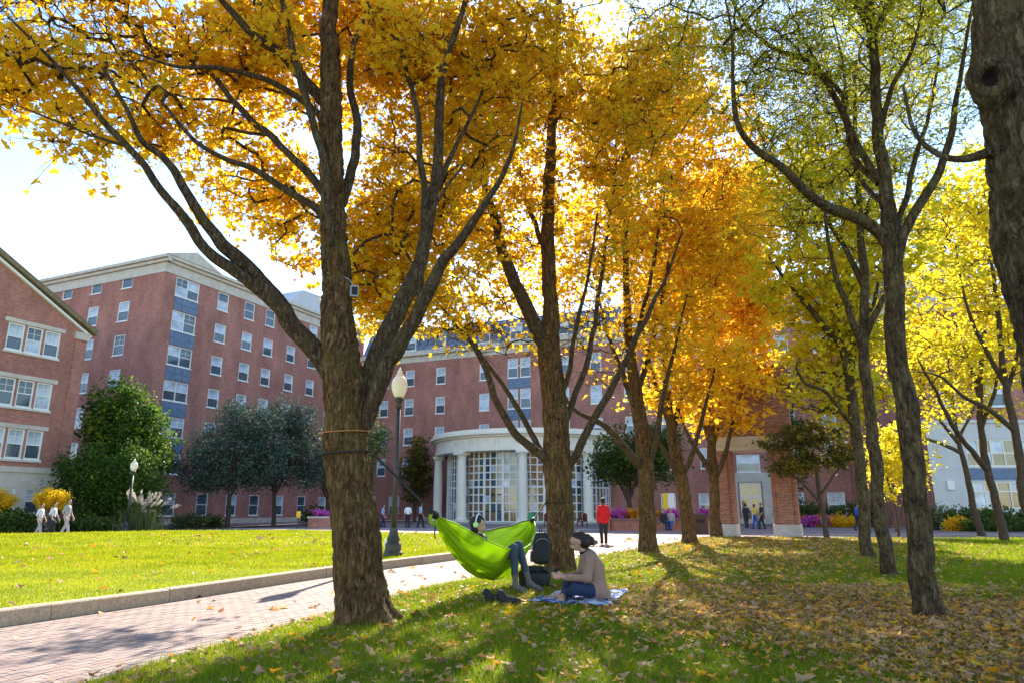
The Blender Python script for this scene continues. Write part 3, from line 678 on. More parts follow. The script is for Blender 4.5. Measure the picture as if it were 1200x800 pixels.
def rot_from(nrm, spin):
    n = nrm / (np.linalg.norm(nrm, axis=1)[:, None] + 1e-9)
    a = np.where(np.abs(n[:, 2:3]) < .9, np.array([[0, 0, 1.]]), np.array([[1., 0, 0]]))
    u = np.cross(a, n); u /= np.linalg.norm(u, axis=1)[:, None]; w = np.cross(n, u)
    c, s = np.cos(spin)[:, None], np.sin(spin)[:, None]
    return u * c + w * s, -u * s + w * c, n
def leaf_arrays(P, nrm, size, tint, tpl, g=None):
    g = g or rng
    V0, F0 = tpl; N = len(P)
    X, Yv, Z = rot_from(nrm, g.uniform(0, 2 * np.pi, N))
    sz = np.asarray(size)[:, None, None]
    V = P[:, None] + sz * (V0[None, :, 0:1] * X[:, None] + V0[None, :, 1:2] * Yv[:, None] + V0[None, :, 2:3] * Z[:, None])
    F = np.arange(N)[:, None, None] * len(V0) + F0[None]
    return V.reshape(-1, 3), F.reshape(-1, F0.shape[1]), np.repeat(np.clip(tint, 0, 1), len(V0))
def leaf_mesh(name, P, nrm, size, tint, tpl, m):
    V, F, t = leaf_arrays(P, nrm, size, tint, tpl); return np_mesh(name, V, F, m, tint=t)

# ------------------------------------------------------------------ trees
def ridged(n, m, r, step, amp, sc=1.0, seed=1):
    """bark relief for a tube of m rings, n sides"""
    th = np.arange(n)[None] / n * 2 * np.pi; z = np.arange(m)[:, None] * step
    k = max(6, 2 * np.pi * np.mean(r) / .05 / sc)
    kk = round(k)
    x = th / (2 * np.pi) * kk; warp = (vnoise(np.cos(th) * 3 + z * 0 + 5, z * 5 + np.sin(th) * 3, seed) - .5) * 3.2
    a = 1 - np.abs(2 * vnoise((x + warp) % kk, z * 6.5 / sc, seed + 1) - 1); b = vnoise(x * 3, z * 22, seed + 2)
    return amp * (a ** 1.5 - .5 + .35 * (b - .5))
def trunk_mesh(pts, mat, sides=40, step=.04, amp=.012, flare=.0, lobes=5, seed=1):
    """pts rows: x,y,z,r"""
    Q = spline(pts, step); P, r = Q[:, :3].copy(), np.maximum(Q[:, 3], .004); m = len(P)
    al = np.concatenate([[0], np.cumsum(np.linalg.norm(np.diff(P, axis=0), axis=1))]); ease = np.minimum(1, al / .8)
    P += np.stack([(vnoise(al * 1.9 + 7, np.full(m, q * 3.7 + seed), seed) - .5) * .9 + (vnoise(al * 5 + 3, np.full(m, q * 2.1 + seed), seed + 9) - .5) * .4 for q in range(3)], 1) * (np.minimum(r, .055) * ease)[:, None]
    r = r * (1 + .12 * (vnoise(al * 3.3, np.full(m, seed + .5), seed + 4) - .5) * ease)
    th = np.arange(sides) * 2 * np.pi / sides
    disp = ridged(sides, m, r, step, amp, seed=seed) * np.minimum(1, r / .12)[:, None]
    if flare:
        h = P[:, 2] - P[0, 2]; f = np.exp(-h / .16)[:, None]
        disp = disp + f * flare * (.45 + .55 * np.cos(lobes * th[None] + seed + 1.5 * np.sin(th[None] * 2))) 
    V, F = tube(P, r, sides, disp)
    n = sides; cap = np.arange(len(V) - n, len(V))
    return np_mesh('trunk', V, [F, cap[None]], mat, smooth=True)
def grow(skel, targets, r_tip=.006, upbias=.7, expo=.42, wig=.12, g=None):
    """connect every target to the nearest point of the growing skeleton; returns tubes [(pts, radii)]"""
    g = g or rng
    P = np.asarray(skel, float); cap = len(P) + len(targets) * 12; buf = np.zeros((cap, 3)); buf[:len(P)] = P; n = len(P); n0 = n
    par = np.full(cap, -1); paths = []
    d0 = np.array([np.min(np.linalg.norm(P - t, axis=1)) for t in targets]); order = np.argsort(d0)
    for ti in order:
        t = targets[ti]; D_ = t - buf[:n]; d = np.linalg.norm(D_, axis=1)
        cost = d * (1 + upbias * np.clip(-D_[:, 2] / (d + 1e-6), 0, 1)) 
        i = int(np.argmin(cost)); L = d[i]
        if L < .05: continue
        k = min(8, max(2, int(L / .3) + 1)); tt = (np.arange(1, k + 1) / k)[:, None]
        mid = buf[i] + (t - buf[i]) * .5 + np.array([0, 0, .16 * L]) + g.normal(0, wig * L, 3)
        B_ = (1 - tt) ** 2 * buf[i] + 2 * tt * (1 - tt) * mid + tt ** 2 * t
        B_[:-1] += g.normal(0, .02, (k - 1, 3))
        idx = np.arange(n, n + k); buf[idx] = B_; par[idx[0]] = i; par[idx[1:]] = idx[:-1]; n += k
        paths.append(np.concatenate([[i], idx]))
    load = np.zeros(n)
    for p in paths: load[p[-1]] += 1
    for j in range(n - 1, n0 - 1, -1):
        if par[j] >= 0: load[par[j]] += load[j]
    rad = np.minimum(r_tip * np.maximum(load, 1) ** expo, r_tip * 4.2)
    out = []
    for p in paths:
        r = rad[p].copy(); r[0] = min(r[0], r[1] * 1.25) if p[0] < n0 else r[1]; out.append((buf[p], r))
    return out
def twig_mesh(tubes, mat, sides=5):
    Vs, Fs, b = [], [], 0
    for P, r in tubes:
        V, F = tube(P, r, sides); Vs.append(V); Fs.append(F + b); b += len(V)
    return np_mesh('twigs', np.vstack(Vs), np.vstack(Fs), mat, smooth=True)
def blob_points(blobs, n, g):
    """n points in a union of ellipsoids (cx,cy,cz,rx,ry,rz,weight), denser towards the shells, thinned into clumps"""
    w = np.array([b[6] if len(b) > 6 else b[3] * b[4] * b[5] for b in blobs], float); w /= w.sum()
    out = []
    for b, c in zip(blobs, g.multinomial(n, w)):
        d = g.normal(size=(c, 3)); d /= np.linalg.norm(d, axis=1)[:, None]; r = g.uniform(0, 1, c) ** .42
        out.append(np.array(b[:3]) + d * r[:, None] * np.array(b[3:6]))
    return np.vstack(out)
def make_tree(name, label, group, trunk, limbs, blobs, n_cl, per, sp, size, tpl, lmat, bark, limb_bark=None, seed=1, sides=24, step=.06, amp=.01, flare=.0, hue=(.45, .2, .12), hang=.0, twig_r=.006, limb_sides=14, hero=0, up=.35, tsides=5, spz=.7, spurs=5):
    g = np.random.default_rng(seed); base = trunk[0][:3]
    root = tag(empty(name, base), label, 'tree', group); off = -np.array(base)
    def rel(me): me.transform(Matrix.Translation(Vector(off))); return me
    link('trunk', rel(trunk_mesh(trunk, bark, sides, step, amp, flare, seed=seed)), root)
    skel = [spline(trunk, .2)[:, :3][lambda_h(trunk):]]
    for k, L in enumerate(limbs):
        L = np.array(L, float); link('limb', rel(trunk_mesh(L, limb_bark or bark, limb_sides, step * 1.3, amp * .35, seed=seed + k + 3)), root)
        skel.append(spline(L, .2)[2:, :3])
    skel = np.vstack(skel)
    T = blob_points(blobs, n_cl, g)
    tubes = grow(skel, T, twig_r, g=g)
    tw = link('twigs', rel(twig_mesh(tubes, limb_bark or bark, tsides)), root); tw['kind'] = 'stuff'
    cl_h = g.normal(hue[0], hue[1], len(T)); n = g.poisson(per, len(T)); idx = np.repeat(np.arange(len(T)), n); N = len(idx)
    P = T[idx] + g.normal(0, 1, (N, 3)) * np.array([sp, sp, sp * spz])
    P[:, 2] -= hang * np.abs(g.normal(0, 1, N))
    # short spurs round every cluster carry the leaves
    if spurs:
        D_ = g.normal(0, 1, (len(T), spurs, 3)); D_[..., 2] = D_[..., 2] * .6 + .1; D_ /= np.linalg.norm(D_, axis=2)[..., None]; Ls = sp * 1.9 * g.uniform(.6, 1.25, (len(T), spurs)); sag = -.22 * Ls
        kk = g.integers(0, spurs, N); uu = np.sqrt(g.uniform(.04, 1.0, N)); dd = D_[idx, kk]; ll = Ls[idx, kk]
        P = T[idx] + dd * (ll * uu)[:, None]; P[:, 2] += sag[idx, kk] * uu ** 2; P += g.normal(0, size * .55, (N, 3)); P[:, 2] -= hang * np.abs(g.normal(0, 1, N))
        sp_t = [(np.array([T[i], T[i] + D_[i, k] * Ls[i, k] + (0, 0, sag[i, k])]), np.array([twig_r * .8, twig_r * .35])) for i in range(len(T)) for k in range(spurs)]
        so = link('spurs', rel(twig_mesh(sp_t, limb_bark or bark, 3)), root); so['kind'] = 'stuff'
    # a share of the leaves sits along the twigs
    ends = np.vstack([p[len(p) // 2:] for p, r in tubes]); m = int(N * .15)
    P[:m] = ends[g.integers(0, len(ends), m)] + g.normal(0, sp * .45, (m, 3)); h = cl_h[idx] + g.normal(0, hue[2], N)
    nr = g.normal(0, 1, (N, 3)); nr[:, 2] += up * np.sign(nr[:, 2] + 1e-6) + up
    S = size * np.clip(g.lognormal(0, .28, N), .45, 1.7)
    if hero:
        # the leaves that show largest are pieces of their own
        q = P - np.array([0, 0, CAM_H]); fw = q[:, 1] * _c + q[:, 2] * _s; upc = -q[:, 1] * _s + q[:, 2] * _c
        vis = (fw > .5) & (np.abs(q[:, 0] / fw) < .75) & (np.abs(upc / fw) < .5); score = np.where(vis, S / fw, 0)
        top = np.argsort(-score)[:hero]; keep = np.ones(N, bool); keep[top] = False
    else: keep = np.ones(N, bool); top = []
    fine = keep & (np.linalg.norm(P - np.array([0, 0, CAM_H]), axis=1) < 9.2) if tpl is LEAF5 else keep
    V, F, t = leaf_arrays(P[fine] + off, nr[fine], S[fine], h[fine], tpl, g)
    if (keep & ~fine).any():
        k2 = keep & ~fine; V2, F2, t2 = leaf_arrays(P[k2] + off, nr[k2], S[k2], h[k2], LEAF3, g); V, F, t = np.vstack([V, V2]), np.vstack([F, F2 + len(V)]), np.concatenate([t, t2])
    cr = link('crown', np_mesh('crown', V, F, lmat, tint=t), root); cr['kind'] = 'stuff'
    if hero:
        ms = [np_mesh('leaf', tpl[0], tpl[1], lmat, tint=np.full(len(tpl[0]), v)) for v in (.15, .35, .5, .65, .85)]
        for j in top:
            o = link('leaf', ms[int(np.clip(h[j] * 5, 0, 4))], cr, P[j] + off); o.scale = (S[j],) * 3
            o.rotation_euler = Vector(nr[j]).to_track_quat('Z', 'Y').to_euler(); o.rotation_euler.rotate_axis('Z', g.uniform(0, 6.3))
    return root
def lambda_h(trunk):
    """index from which the trunk may carry twigs (upper part)"""
    n = len(spline(trunk, .2)); return int(n * .55)
def pl(pts, r):
    """limb from measured points (u,v,Y) and radii at both ends (metres)"""
    P = np.array([at(*p) for p in pts]); n = len(P); t = np.linspace(0, 1, n)
    rr = r[0] + (r[1] - r[0]) * t if len(r) == 2 else np.interp(t, np.linspace(0, 1, len(r)), r)
    return np.column_stack([P, rr])
def bl_(u, v, Y, rx, ry, rz, w=None):
    p = at(u, v, Y); return (p[0], p[1], p[2], rx, ry, rz, w if w is not None else rx * ry * rz)

# big maple beside the path
b1 = gnd(430, 735); ty = b1[1]
T1 = np.vstack([[*b1[:2], -.05, .34], *pl([(424, 700, ty), (414, 600, ty), (405, 500, ty), (400, 440, ty), (394, 360, ty), (391, 270, ty), (388, 180, ty), (386, 90, ty), (387, 0, ty), (392, -120, ty + .3)], [.285, .262, .258, .238, .185, .162, .148, .13, .1, .06]),
                [b1[0] + .1, ty + .6, 11.8, .03]])
L1 = [
    pl([(400, 455, 8.3), (372, 416, 8.2), (345, 386, 8.1), (322, 352, 7.95), (290, 316, 7.8), (258, 283, 7.6), (238, 256, 7.5), (215, 222, 7.35), (192, 186, 7.2), (168, 166, 7.1), (150, 130, 7.0), (120, 80, 6.9)], [.125, .108, .068, .04, .018]),
    pl([(330, 363, 8.0), (290, 328, 7.8), (244, 297, 7.6), (212, 252, 7.4), (187, 221, 7.25), (163, 186, 7.1), (128, 150, 6.9), (104, 120, 6.8), (60, 70, 6.6), (10, 20, 6.4)], [.085, .06, .042, .03, .012]),
    pl([(150, 172, 7.05), (110, 160, 6.9), (60, 140, 6.7), (0, 116, 6.5)], [.02, .006]),
    pl([(387, 262, 8.3), (369, 243, 8.3), (348, 231, 8.25), (318, 213, 8.2), (294, 197, 8.1), (264, 186, 8.0), (225, 161, 7.9), (190, 120, 7.8)], [.06, .045, .035, .02]),
    pl([(388, 235, 8.3), (371, 217, 8.4), (342, 186, 8.6), (306, 150, 8.8), (276, 121, 9.0), (253, 92, 9.1), (236, 72, 9.2), (205, 32, 9.3), (175, -10, 9.4)], [.06, .05, .035, .015]),
    pl([(380, 140, 8.3), (356, 120, 8.2), (322, 98, 8.0), (292, 88, 7.9), (255, 80, 7.7), (205, 78, 7.5), (150, 60, 7.3)], [.05, .04, .03, .01]),
    pl([(384, 125, 8.3), (371, 109, 8.2), (349, 86, 8.0), (330, 64, 7.9), (304, 48, 7.7), (277, 19, 7.5), (250, -10, 7.3)], [.085, .07, .055, .03]),
    pl([(360, 101, 8.1), (345, 67, 8.2), (330, 41, 8.3), (307, 10, 8.4), (280, -40, 8.5)], [.05, .04, .02]),
    pl([(389, 290, 8.05), (384, 240, 8.0), (379, 190, 7.98), (366, 138, 7.9), (351, 84, 7.8), (339, 36, 7.7), (328, -10, 7.6)], [.045, .05, .045, .03]),
    pl([(418, 490, 8.3), (430, 450, 8.3), (446, 405, 8.35), (471, 354, 8.4), (489, 312, 8.5), (500, 268, 8.55), (510, 222, 8.6), (513, 180, 8.7), (516, 120, 8.8), (520, 72, 8.9), (534, 36, 9.0), (548, -10, 9.1)], [.13, .12, .105, .08, .068, .055, .035]),
    pl([(428, 500, 8.15), (440, 462, 8.05), (452, 430, 8.0), (474, 396, 7.9), (492, 360, 7.85), (520, 308, 7.8), (552, 264, 7.7), (580, 222, 7.6), (600, 180, 7.5), (612, 120, 7.4)], [.09, .1, .075, .04, .012]),
    pl([(497, 268, 8.5), (497, 230, 8.4), (494, 200, 8.4), (489, 138, 8.3), (470, 62, 8.2), (456, 24, 8.1), (452, -30, 8.0)], [.05, .045, .03, .02]),
    pl([(400, 240, 8.3), (408, 216, 8.4), (420, 162, 8.5), (411, 108, 8.6), (414, 54, 8.7), (428, 20, 8.8), (446, -40, 8.9)], [.07, .06, .045, .03]),
    pl([(492, 352, 7.9), (495, 310, 8.0), (498, 270, 8.1), (520, 225, 8.2), (545, 190, 8.3)], [.035, .03, .012]),
    pl([(505, 240, 8.6), (530, 180, 9.2), (560, 120, 9.8), (580, 60, 10.2)], [.05, .03, .01]),
]
B1 = [bl_(40, 20, 8.3, 1.8, 1.1, 1.0, 2.6), bl_(140, 90, 8.7, 1.3, 1.0, .75, 1.8), bl_(40, 95, 7.3, 1.0, .7, .5, .8), bl_(110, 165, 7.4, .55, .5, .25, .25), bl_(200, 150, 8.6, .85, .7, .5, .6), bl_(230, 50, 9.3, 1.5, 1.0, 1.0, 1.6), bl_(310, 90, 9.9, 1.1, 1.0, .9),
      bl_(290, 200, 10.2, 1.0, 1.0, .9, 1.0), bl_(345, 260, 10.5, .8, .8, .9, .8), bl_(340, 10, 9.8, 1.4, 1.0, .9, 1.3), bl_(450, 90, 10.9, 1.5, 1.2, 1.3, 2.2), bl_(520, 60, 11.0, 1.4, 1.2, 1.1, 1.7), bl_(470, 220, 11.2, 1.3, 1.1, 1.1, 1.5),
      bl_(560, 150, 10.4, 1.0, .9, 1.0, .9), bl_(600, 40, 10.2, 1.3, 1.1, 1.0, 1.2), bl_(440, 320, 11.0, .9, 1.0, 1.0, 1.5), bl_(470, 270, 12.0, 1.0, 1.0, 1.0, 1.2), bl_(480, 350, 11.2, .8, .9, .6, .6), bl_(430, 20, 9.9, 1.0, .8, .7, .6), bl_(470, 40, 7.9, .7, .5, .5, .2), bl_(300, 30, 7.6, .7, .5, .5, .2),
      (-2.5, 8.6, 9.5, 3.0, 2.4, 1.1, 1.8), (-1.2, 9.2, 11.0, 2.2, 2.2, 1.4, 1.0), bl_(20, -60, 7.6, 1.6, 1.2, .8, 1.2), bl_(-60, 60, 7.2, .8, .8, .7, .6)]
make_tree('maple_tree', 'thick golden maple beside the path with the hammock strap round its trunk', 'golden maples along the path', T1, L1, B1, 1700, 30, .24, .1, LEAF5, MT['leaf_maple'], MT['bark_maple'], MT['bark_limb'],
          seed=11, sides=64, step=.03, amp=.03, flare=.14, limb_sides=16, hue=(.42, .16, .14), hero=300, up=.3)

# second maple, carries the other end of the hammock
b2 = gnd(657, 672); y2 = b2[1]
T2 = np.vstack([[*b2[:2], -.05, .34], *pl([(656, 640, y2), (656, 590, y2), (654, 540, y2), (650, 470, y2), (644, 410, y2), (645, 350, y2), (642, 275, y2), (645, 180, y2), (650, 90, y2), (655, 0, y2)], [.29, .285, .29, .27, .25, .17, .15, .12, .09, .06]), [b2[0] + .3, y2, 13.5, .02]])
L2 = [
    pl([(645, 440, y2), (636, 400, y2), (617, 362, y2 - .1), (596, 315, y2 - .2), (580, 260, y2 - .3), (565, 200, y2 - .4), (555, 130, y2 - .5)], [.18, .17, .13, .09, .05]),
    pl([(648, 548, y2 - .1), (634, 532, y2 - .2), (606, 509, y2 - .3), (584, 476, y2 - .5), (571, 437, y2 - .6), (556, 408, y2 - .7), (530, 375, y2 - .9), (503, 346, y2 - 1.1)], [.10, .09, .07, .05, .02]),
    pl([(640, 536, y2), (628, 518, y2 + .3), (606, 476, y2 + .5), (578, 436, y2 + .8), (556, 400, y2 + 1), (540, 350, y2 + 1.2), (530, 300, y2 + 1.4)], [.08, .06, .04, .02]),
    pl([(664, 548, y2), (677, 530, y2 - .2), (695, 492, y2 - .4), (716, 457, y2 - .5), (744, 401, y2 - .7), (762, 362, y2 - .8), (780, 326, y2 - .9), (800, 270, y2 - 1)], [.09, .085, .07, .045, .02]),
    pl([(660, 500, y2), (670, 474, y2 + .1), (692, 407, y2 + .3), (703, 332, y2 + .5), (712, 272, y2 + .6), (722, 200, y2 + .7)], [.075, .065, .045, .02]),
    pl([(655, 470, y2), (668, 430, y2 - .3), (676, 380, y2 - .6), (690, 320, y2 - .9), (700, 250, y2 - 1.2)], [.06, .045, .02]),
    pl([(642, 300, y2), (622, 250, y2 + .4), (606, 190, y2 + .8), (590, 110, y2 + 1.2)], [.07, .05, .02]),
]
B2 = [bl_(520, 395, 14, .8, .8, .5, .6), bl_(585, 400, 15.2, 1.0, .9, .6, .8), bl_(565, 340, 15, 1.0, 1.0, .8, .8), bl_(690, 380, 16, .9, .9, .8, .7), bl_(500, 370, 14, .8, .9, .7, .7), bl_(560, 385, 14.6, .9, .9, .6, .7), bl_(450, 310, 15.5, 1.2, 1.1, 1.2, 1.6), bl_(520, 300, 16, 1.2, 1.2, 1.2, 1.4), bl_(590, 290, 16, 1.1, 1.2, 1.0, 1.2), bl_(440, 390, 16, .9, .9, .5, .5), bl_(540, 330, 14, 1.1, 1.3, 1.2, 1.5), bl_(520, 220, 14.5, 1.7, 1.6, 1.7), bl_(600, 230, 15, 1.6, 1.7, 1.7), bl_(640, 120, 15, 2.0, 2.0, 1.7), bl_(720, 160, 14.6, 1.5, 1.5, 1.6), bl_(700, 290, 15.0, 1.1, 1.3, 1.2, 1.3),
      bl_(560, 100, 14.6, 1.7, 1.8, 1.7), bl_(590, 350, 16, 1.0, 1.0, .6, .5), bl_(770, 90, 14.8, 1.6, 1.6, 1.6), bl_(760, 250, 14.4, 1.0, 1.1, 1.0, .8), (1.2, 14.8, 12.4, 3.0, 3.0, 1.6, 2.5)]
make_tree('maple_tree', 'golden maple with the hanging backpack, second from the path front', 'golden maples along the path', T2, L2, B2, 1500, 16, .27, .13, LEAF3, MT['leaf_maple'], MT['bark_maple'], MT['bark_limb'],
          seed=22, sides=40, step=.04, amp=.018, flare=.1, hue=(.36, .18, .13), limb_sides=12)
def vase(base, r, lean, n, fork, spread, top, g, lr=.45):
    """trunk and rising limbs of a vase shaped street tree"""
    x, y = base; tr = [[x, y, -.05, r * 1.15], [x + lean[0] * .3, y + lean[1] * .3, fork * .45, r * .95], [x + lean[0], y + lean[1], fork, r * .85], [x + lean[0] * 1.3, y + lean[1] * 1.3, fork + (top - fork) * .4, r * .5], [x + lean[0] * 1.6, y + lean[1] * 1.6, top, .03]]
    lm = []
    for k in range(n):
        a = 2 * math.pi * (k + g.uniform(-.3, .3)) / n; z0 = fork * g.uniform(.72, 1.15); c, s = math.cos(a), math.sin(a); R_ = spread * g.uniform(.6, 1.0); h = (top - z0) * g.uniform(.55, .85)
        t0 = z0 / fork; px, py = x + lean[0] * min(t0, 1.1), y + lean[1] * min(t0, 1.1)
        lm.append([[px, py, z0 - .15, r * lr * .9], [px + c * R_ * .22, py + s * R_ * .22, z0 + h * .15, r * lr], [px + c * R_ * .5 + g.normal(0, .1), py + s * R_ * .5 + g.normal(0, .1), z0 + h * .42, r * lr * .65], [px + c * R_ * .8, py + s * R_ * .8, z0 + h * .75, r * lr * .36], [px + c * R_, py + s * R_, z0 + h, .012]])
    return np.array(tr), lm
g_ = np.random.default_rng(5)
y3 = 20.81
T3 = np.vstack([[3.98, y3, -.05, .3], *pl([(758, 620, y3), (757, 560, y3), (752, 510, y3), (745, 455, y3), (738, 410, y3), (733, 315, y3), (735, 200, y3), (740, 100, y3)], [.255, .24, .235, .2, .14, .1, .07, .04])])
L3 = [pl([(752, 548, y3), (742, 537, y3 - .3), (715, 505, y3 - .6), (696, 492, y3 - .8), (672, 478, y3 - 1.1), (650, 440, y3 - 1.3)], [.13, .11, .07, .03]),
      pl([(760, 545, y3), (768, 520, y3 - .3), (776, 470, y3 - .6), (790, 410, y3 - .8), (806, 340, y3 - 1)], [.11, .09, .06, .025]),
      pl([(748, 490, y3), (730, 440, y3 + .4), (712, 390, y3 + .8), (695, 320, y3 + 1.2)], [.1, .07, .03]),
      pl([(744, 470, y3), (762, 410, y3 + .4), (776, 350, y3 + .8), (790, 270, y3 + 1)], [.1, .07, .03]),
      pl([(738, 420, y3), (752, 370, y3 - .5), (768, 300, y3 - .9), (776, 220, y3 - 1)], [.08, .06, .02])]
B3 = [bl_(690, 430, 20.6, 1.2, 1.2, .8, 1.0), bl_(640, 400, 21.5, 1.2, 1.2, .9, 1.0), bl_(770, 450, 20.8, 1.2, 1.2, .8, 1.0), bl_(720, 330, 21.5, 1.6, 1.5, 1.2, 1.6), bl_(700, 370, 20.6, 1.5, 1.6, 1.4), bl_(770, 380, 20.4, 1.6, 1.6, 1.6), bl_(735, 250, 21, 2.4, 2.3, 2.1), bl_(810, 280, 20.6, 1.8, 1.8, 2.0), bl_(830, 170, 20.5, 2.0, 1.9, 1.9), bl_(740, 120, 21, 2.6, 2.4, 2.0), bl_(650, 330, 21, 1.3, 1.4, 1.3), (4.2, 20.8, 14.5, 3.0, 3.0, 1.6, 2.5)]
make_tree('maple_tree', 'golden maple third in the row, its low limb reaching over the path', 'golden maples along the path', T3, L3, B3, 1150, 17, .33, .16, LEAF3, MT['leaf_maple'], MT['bark_maple'], MT['bark_limb'], seed=33, sides=28, step=.06, amp=.014, flare=.1, hue=(.5, .13, .12), limb_sides=10)
y4 = 26.5
T4 = np.vstack([[6.65, y4, -.05, .3], *pl([(806, 615, y4), (800, 570, y4), (790, 520, y4), (782, 470, y4), (778, 400, y4), (780, 300, y4)], [.255, .24, .215, .15, .1, .05])])
L4 = [pl([(796, 560, y4), (780, 530, y4 - .5), (764, 505, y4 - 1), (745, 470, y4 - 1.4)], [.12, .08, .03]), pl([(798, 560, y4), (812, 530, y4 - .4), (826, 480, y4 - .8), (840, 420, y4 - 1)], [.12, .09, .03]),
      pl([(788, 510, y4), (800, 450, y4 + .5), (815, 380, y4 + 1)], [.12, .08, .03]), pl([(785, 500, y4), (765, 440, y4 + .5), (750, 370, y4 + .9)], [.11, .08, .03])]
B4 = [bl_(760, 470, 27, 1.4, 1.4, .8, 1.4), bl_(820, 480, 26.5, 1.4, 1.4, .8, 1.4), bl_(770, 420, 26.3, 1.8, 1.8, 1.6), bl_(830, 430, 26, 1.7, 1.8, 1.5), bl_(800, 320, 26.6, 2.6, 2.4, 2.4), bl_(850, 260, 26, 2.2, 2.2, 2.4), bl_(790, 460, 26.8, 1.4, 1.4, .8), (6.4, 26.5, 14.5, 3.0, 3.0, 1.6, 2.5)]
make_tree('maple_tree', 'leaning maple fourth in the row with amber leaves', 'golden maples along the path', T4, L4, B4, 800, 18, .38, .2, LEAF3, MT['leaf_far_gold'], MT['bark_maple'], MT['bark_limb'], spurs=3, seed=44, sides=20, step=.08, amp=.012, flare=.1, hue=(.4, .15, .15), limb_sides=8)
y5 = 32.6
T5 = np.vstack([[9.42, y5, -.05, .3], *pl([(838, 605, y5), (837, 570, y5), (834, 530, y5), (832, 480, y5), (836, 400, y5), (840, 320, y5)], [.25, .235, .22, .16, .1, .05])])
L5 = [pl([(838, 562, y5), (822, 535, y5 - .4), (806, 510, y5 - .7), (795, 480, y5 - 1)], [.14, .1, .04]), pl([(838, 560, y5), (850, 530, y5 - .4), (862, 480, y5 - .6), (880, 430, y5 - .9)], [.14, .1, .03]),
      pl([(834, 530, y5), (846, 470, y5 + .4), (858, 400, y5 + .9)], [.13, .09, .03]), pl([(834, 525, y5), (818, 470, y5 + .6), (808, 400, y5 + 1)], [.13, .09, .03])]
B5 = [bl_(830, 440, 32.4, 2.2, 2.2, 1.6), bl_(872, 420, 32, 1.9, 2.0, 2.0), bl_(850, 350, 32.4, 2.8, 2.6, 2.6), bl_(880, 340, 31.6, 1.7, 1.8, 2.0), bl_(850, 490, 32, 1.5, 1.6, .9), bl_(860, 250, 32.5, 2.8, 2.6, 2.6), bl_(820, 480, 32, 1.5, 1.5, .8)]
make_tree('maple_tree', 'orange maple farthest along the row beside the brick gateway', 'golden maples along the path', T5, L5, B5, 640, 26, .42, .24, LEAF2, MT['leaf_far_gold'], MT['bark_maple'], MT['bark_limb'], spurs=3, seed=55, sides=18, step=.1, amp=.012, flare=.1, hue=(.55, .16, .18), limb_sides=8)

# thin locusts on the right
yr = 8.48
TR = np.vstack([[4.86, yr, -.03, .17], *pl([(1082, 680, yr), (1076, 610, yr), (1069, 545, yr), (1060, 470, yr), (1051, 410, yr), (1045, 330, yr), (1041, 265, yr), (1033, 200, yr), (1027, 121, yr), (1022, 42, yr), (1016, -30, yr), (1010, -160, yr)], [.138, .13, .126, .124, .12, .118, .108, .078, .068, .058, .05, .03])])
LR = [
    pl([(1043, 290, yr), (1030, 273, yr), (1004, 255, 8.4), (956, 231, 8.2), (914, 194, 8.1), (878, 168, 8.0), (862, 140, 7.95), (858, 100, 7.9), (857, 42, 7.8), (850, 0, 7.7)], [.085, .075, .055, .04, .025, .012]),
    pl([(1036, 215, yr), (1022, 200, 8.5), (993, 147, 8.6), (977, 110, 8.65), (946, 73, 8.7), (904, 55, 8.7), (872, 26, 8.8), (856, -10, 8.8)], [.05, .045, .04, .03, .015]),
    pl([(1030, 215, 8.5), (1006, 190, 8.8), (990, 140, 9.0), (985, 110, 9.1), (960, 80, 9.2), (930, 20, 9.4)], [.045, .035, .012]),
    pl([(1048, 295, yr), (1058, 276, 8.4), (1082, 231, 8.3), (1106, 188, 8.2), (1117, 150, 8.1), (1122, 110, 8.1), (1130, 60, 8.0), (1140, 0, 8.0)], [.075, .06, .045, .03, .015]),
    pl([(1046, 290, yr), (1062, 230, 8.8), (1076, 180, 9.0), (1092, 120, 9.2), (1105, 40, 9.4)], [.045, .035, .012]),
    pl([(1032, 150, yr), (1046, 100, 8.3), (1068, 60, 8.2), (1085, 0, 8.1)], [.04, .03, .012]),
    pl([(1022, 42, yr), (1008, 15, 8.4), (990, -30, 8.3)], [.05, .03]), pl([(1023, 42, yr), (1040, 5, 8.6), (1052, -40, 8.7)], [.05, .03]),
    pl([(1036, 240, 8.6), (1012, 215, 9.2), (995, 170, 9.7), (990, 90, 10), (975, 20, 10.2)], [.04, .03, .012]),
]
BR = [bl_(960, 60, 8.6, 1.2, 1.1, .9), bl_(1050, 40, 8.8, 1.2, 1.2, 1.0), bl_(900, 110, 8.2, .8, .9, .8, .5), bl_(1000, 190, 9.4, 1.0, 1.0, .7, .5), bl_(1100, 120, 8.6, .6, .8, .8, .4), bl_(880, 30, 8.2, .9, .9, .8, .6), (4.6, 8.6, 9.6, 3.2, 3.2, 1.6, 6)]
make_tree('locust_tree', 'slender locust with forked limbs, nearest of the thin trunks on the leaf strewn turf', 'thin locust trees', TR, LR, BR, 900, 32, .2, .066, FROND, MT['leaf_locust'], MT['bark_locust'], seed=66, sides=56, step=.03, amp=.014, flare=.05, hue=(.45, .2, .18), limb_sides=14, twig_r=.0045)
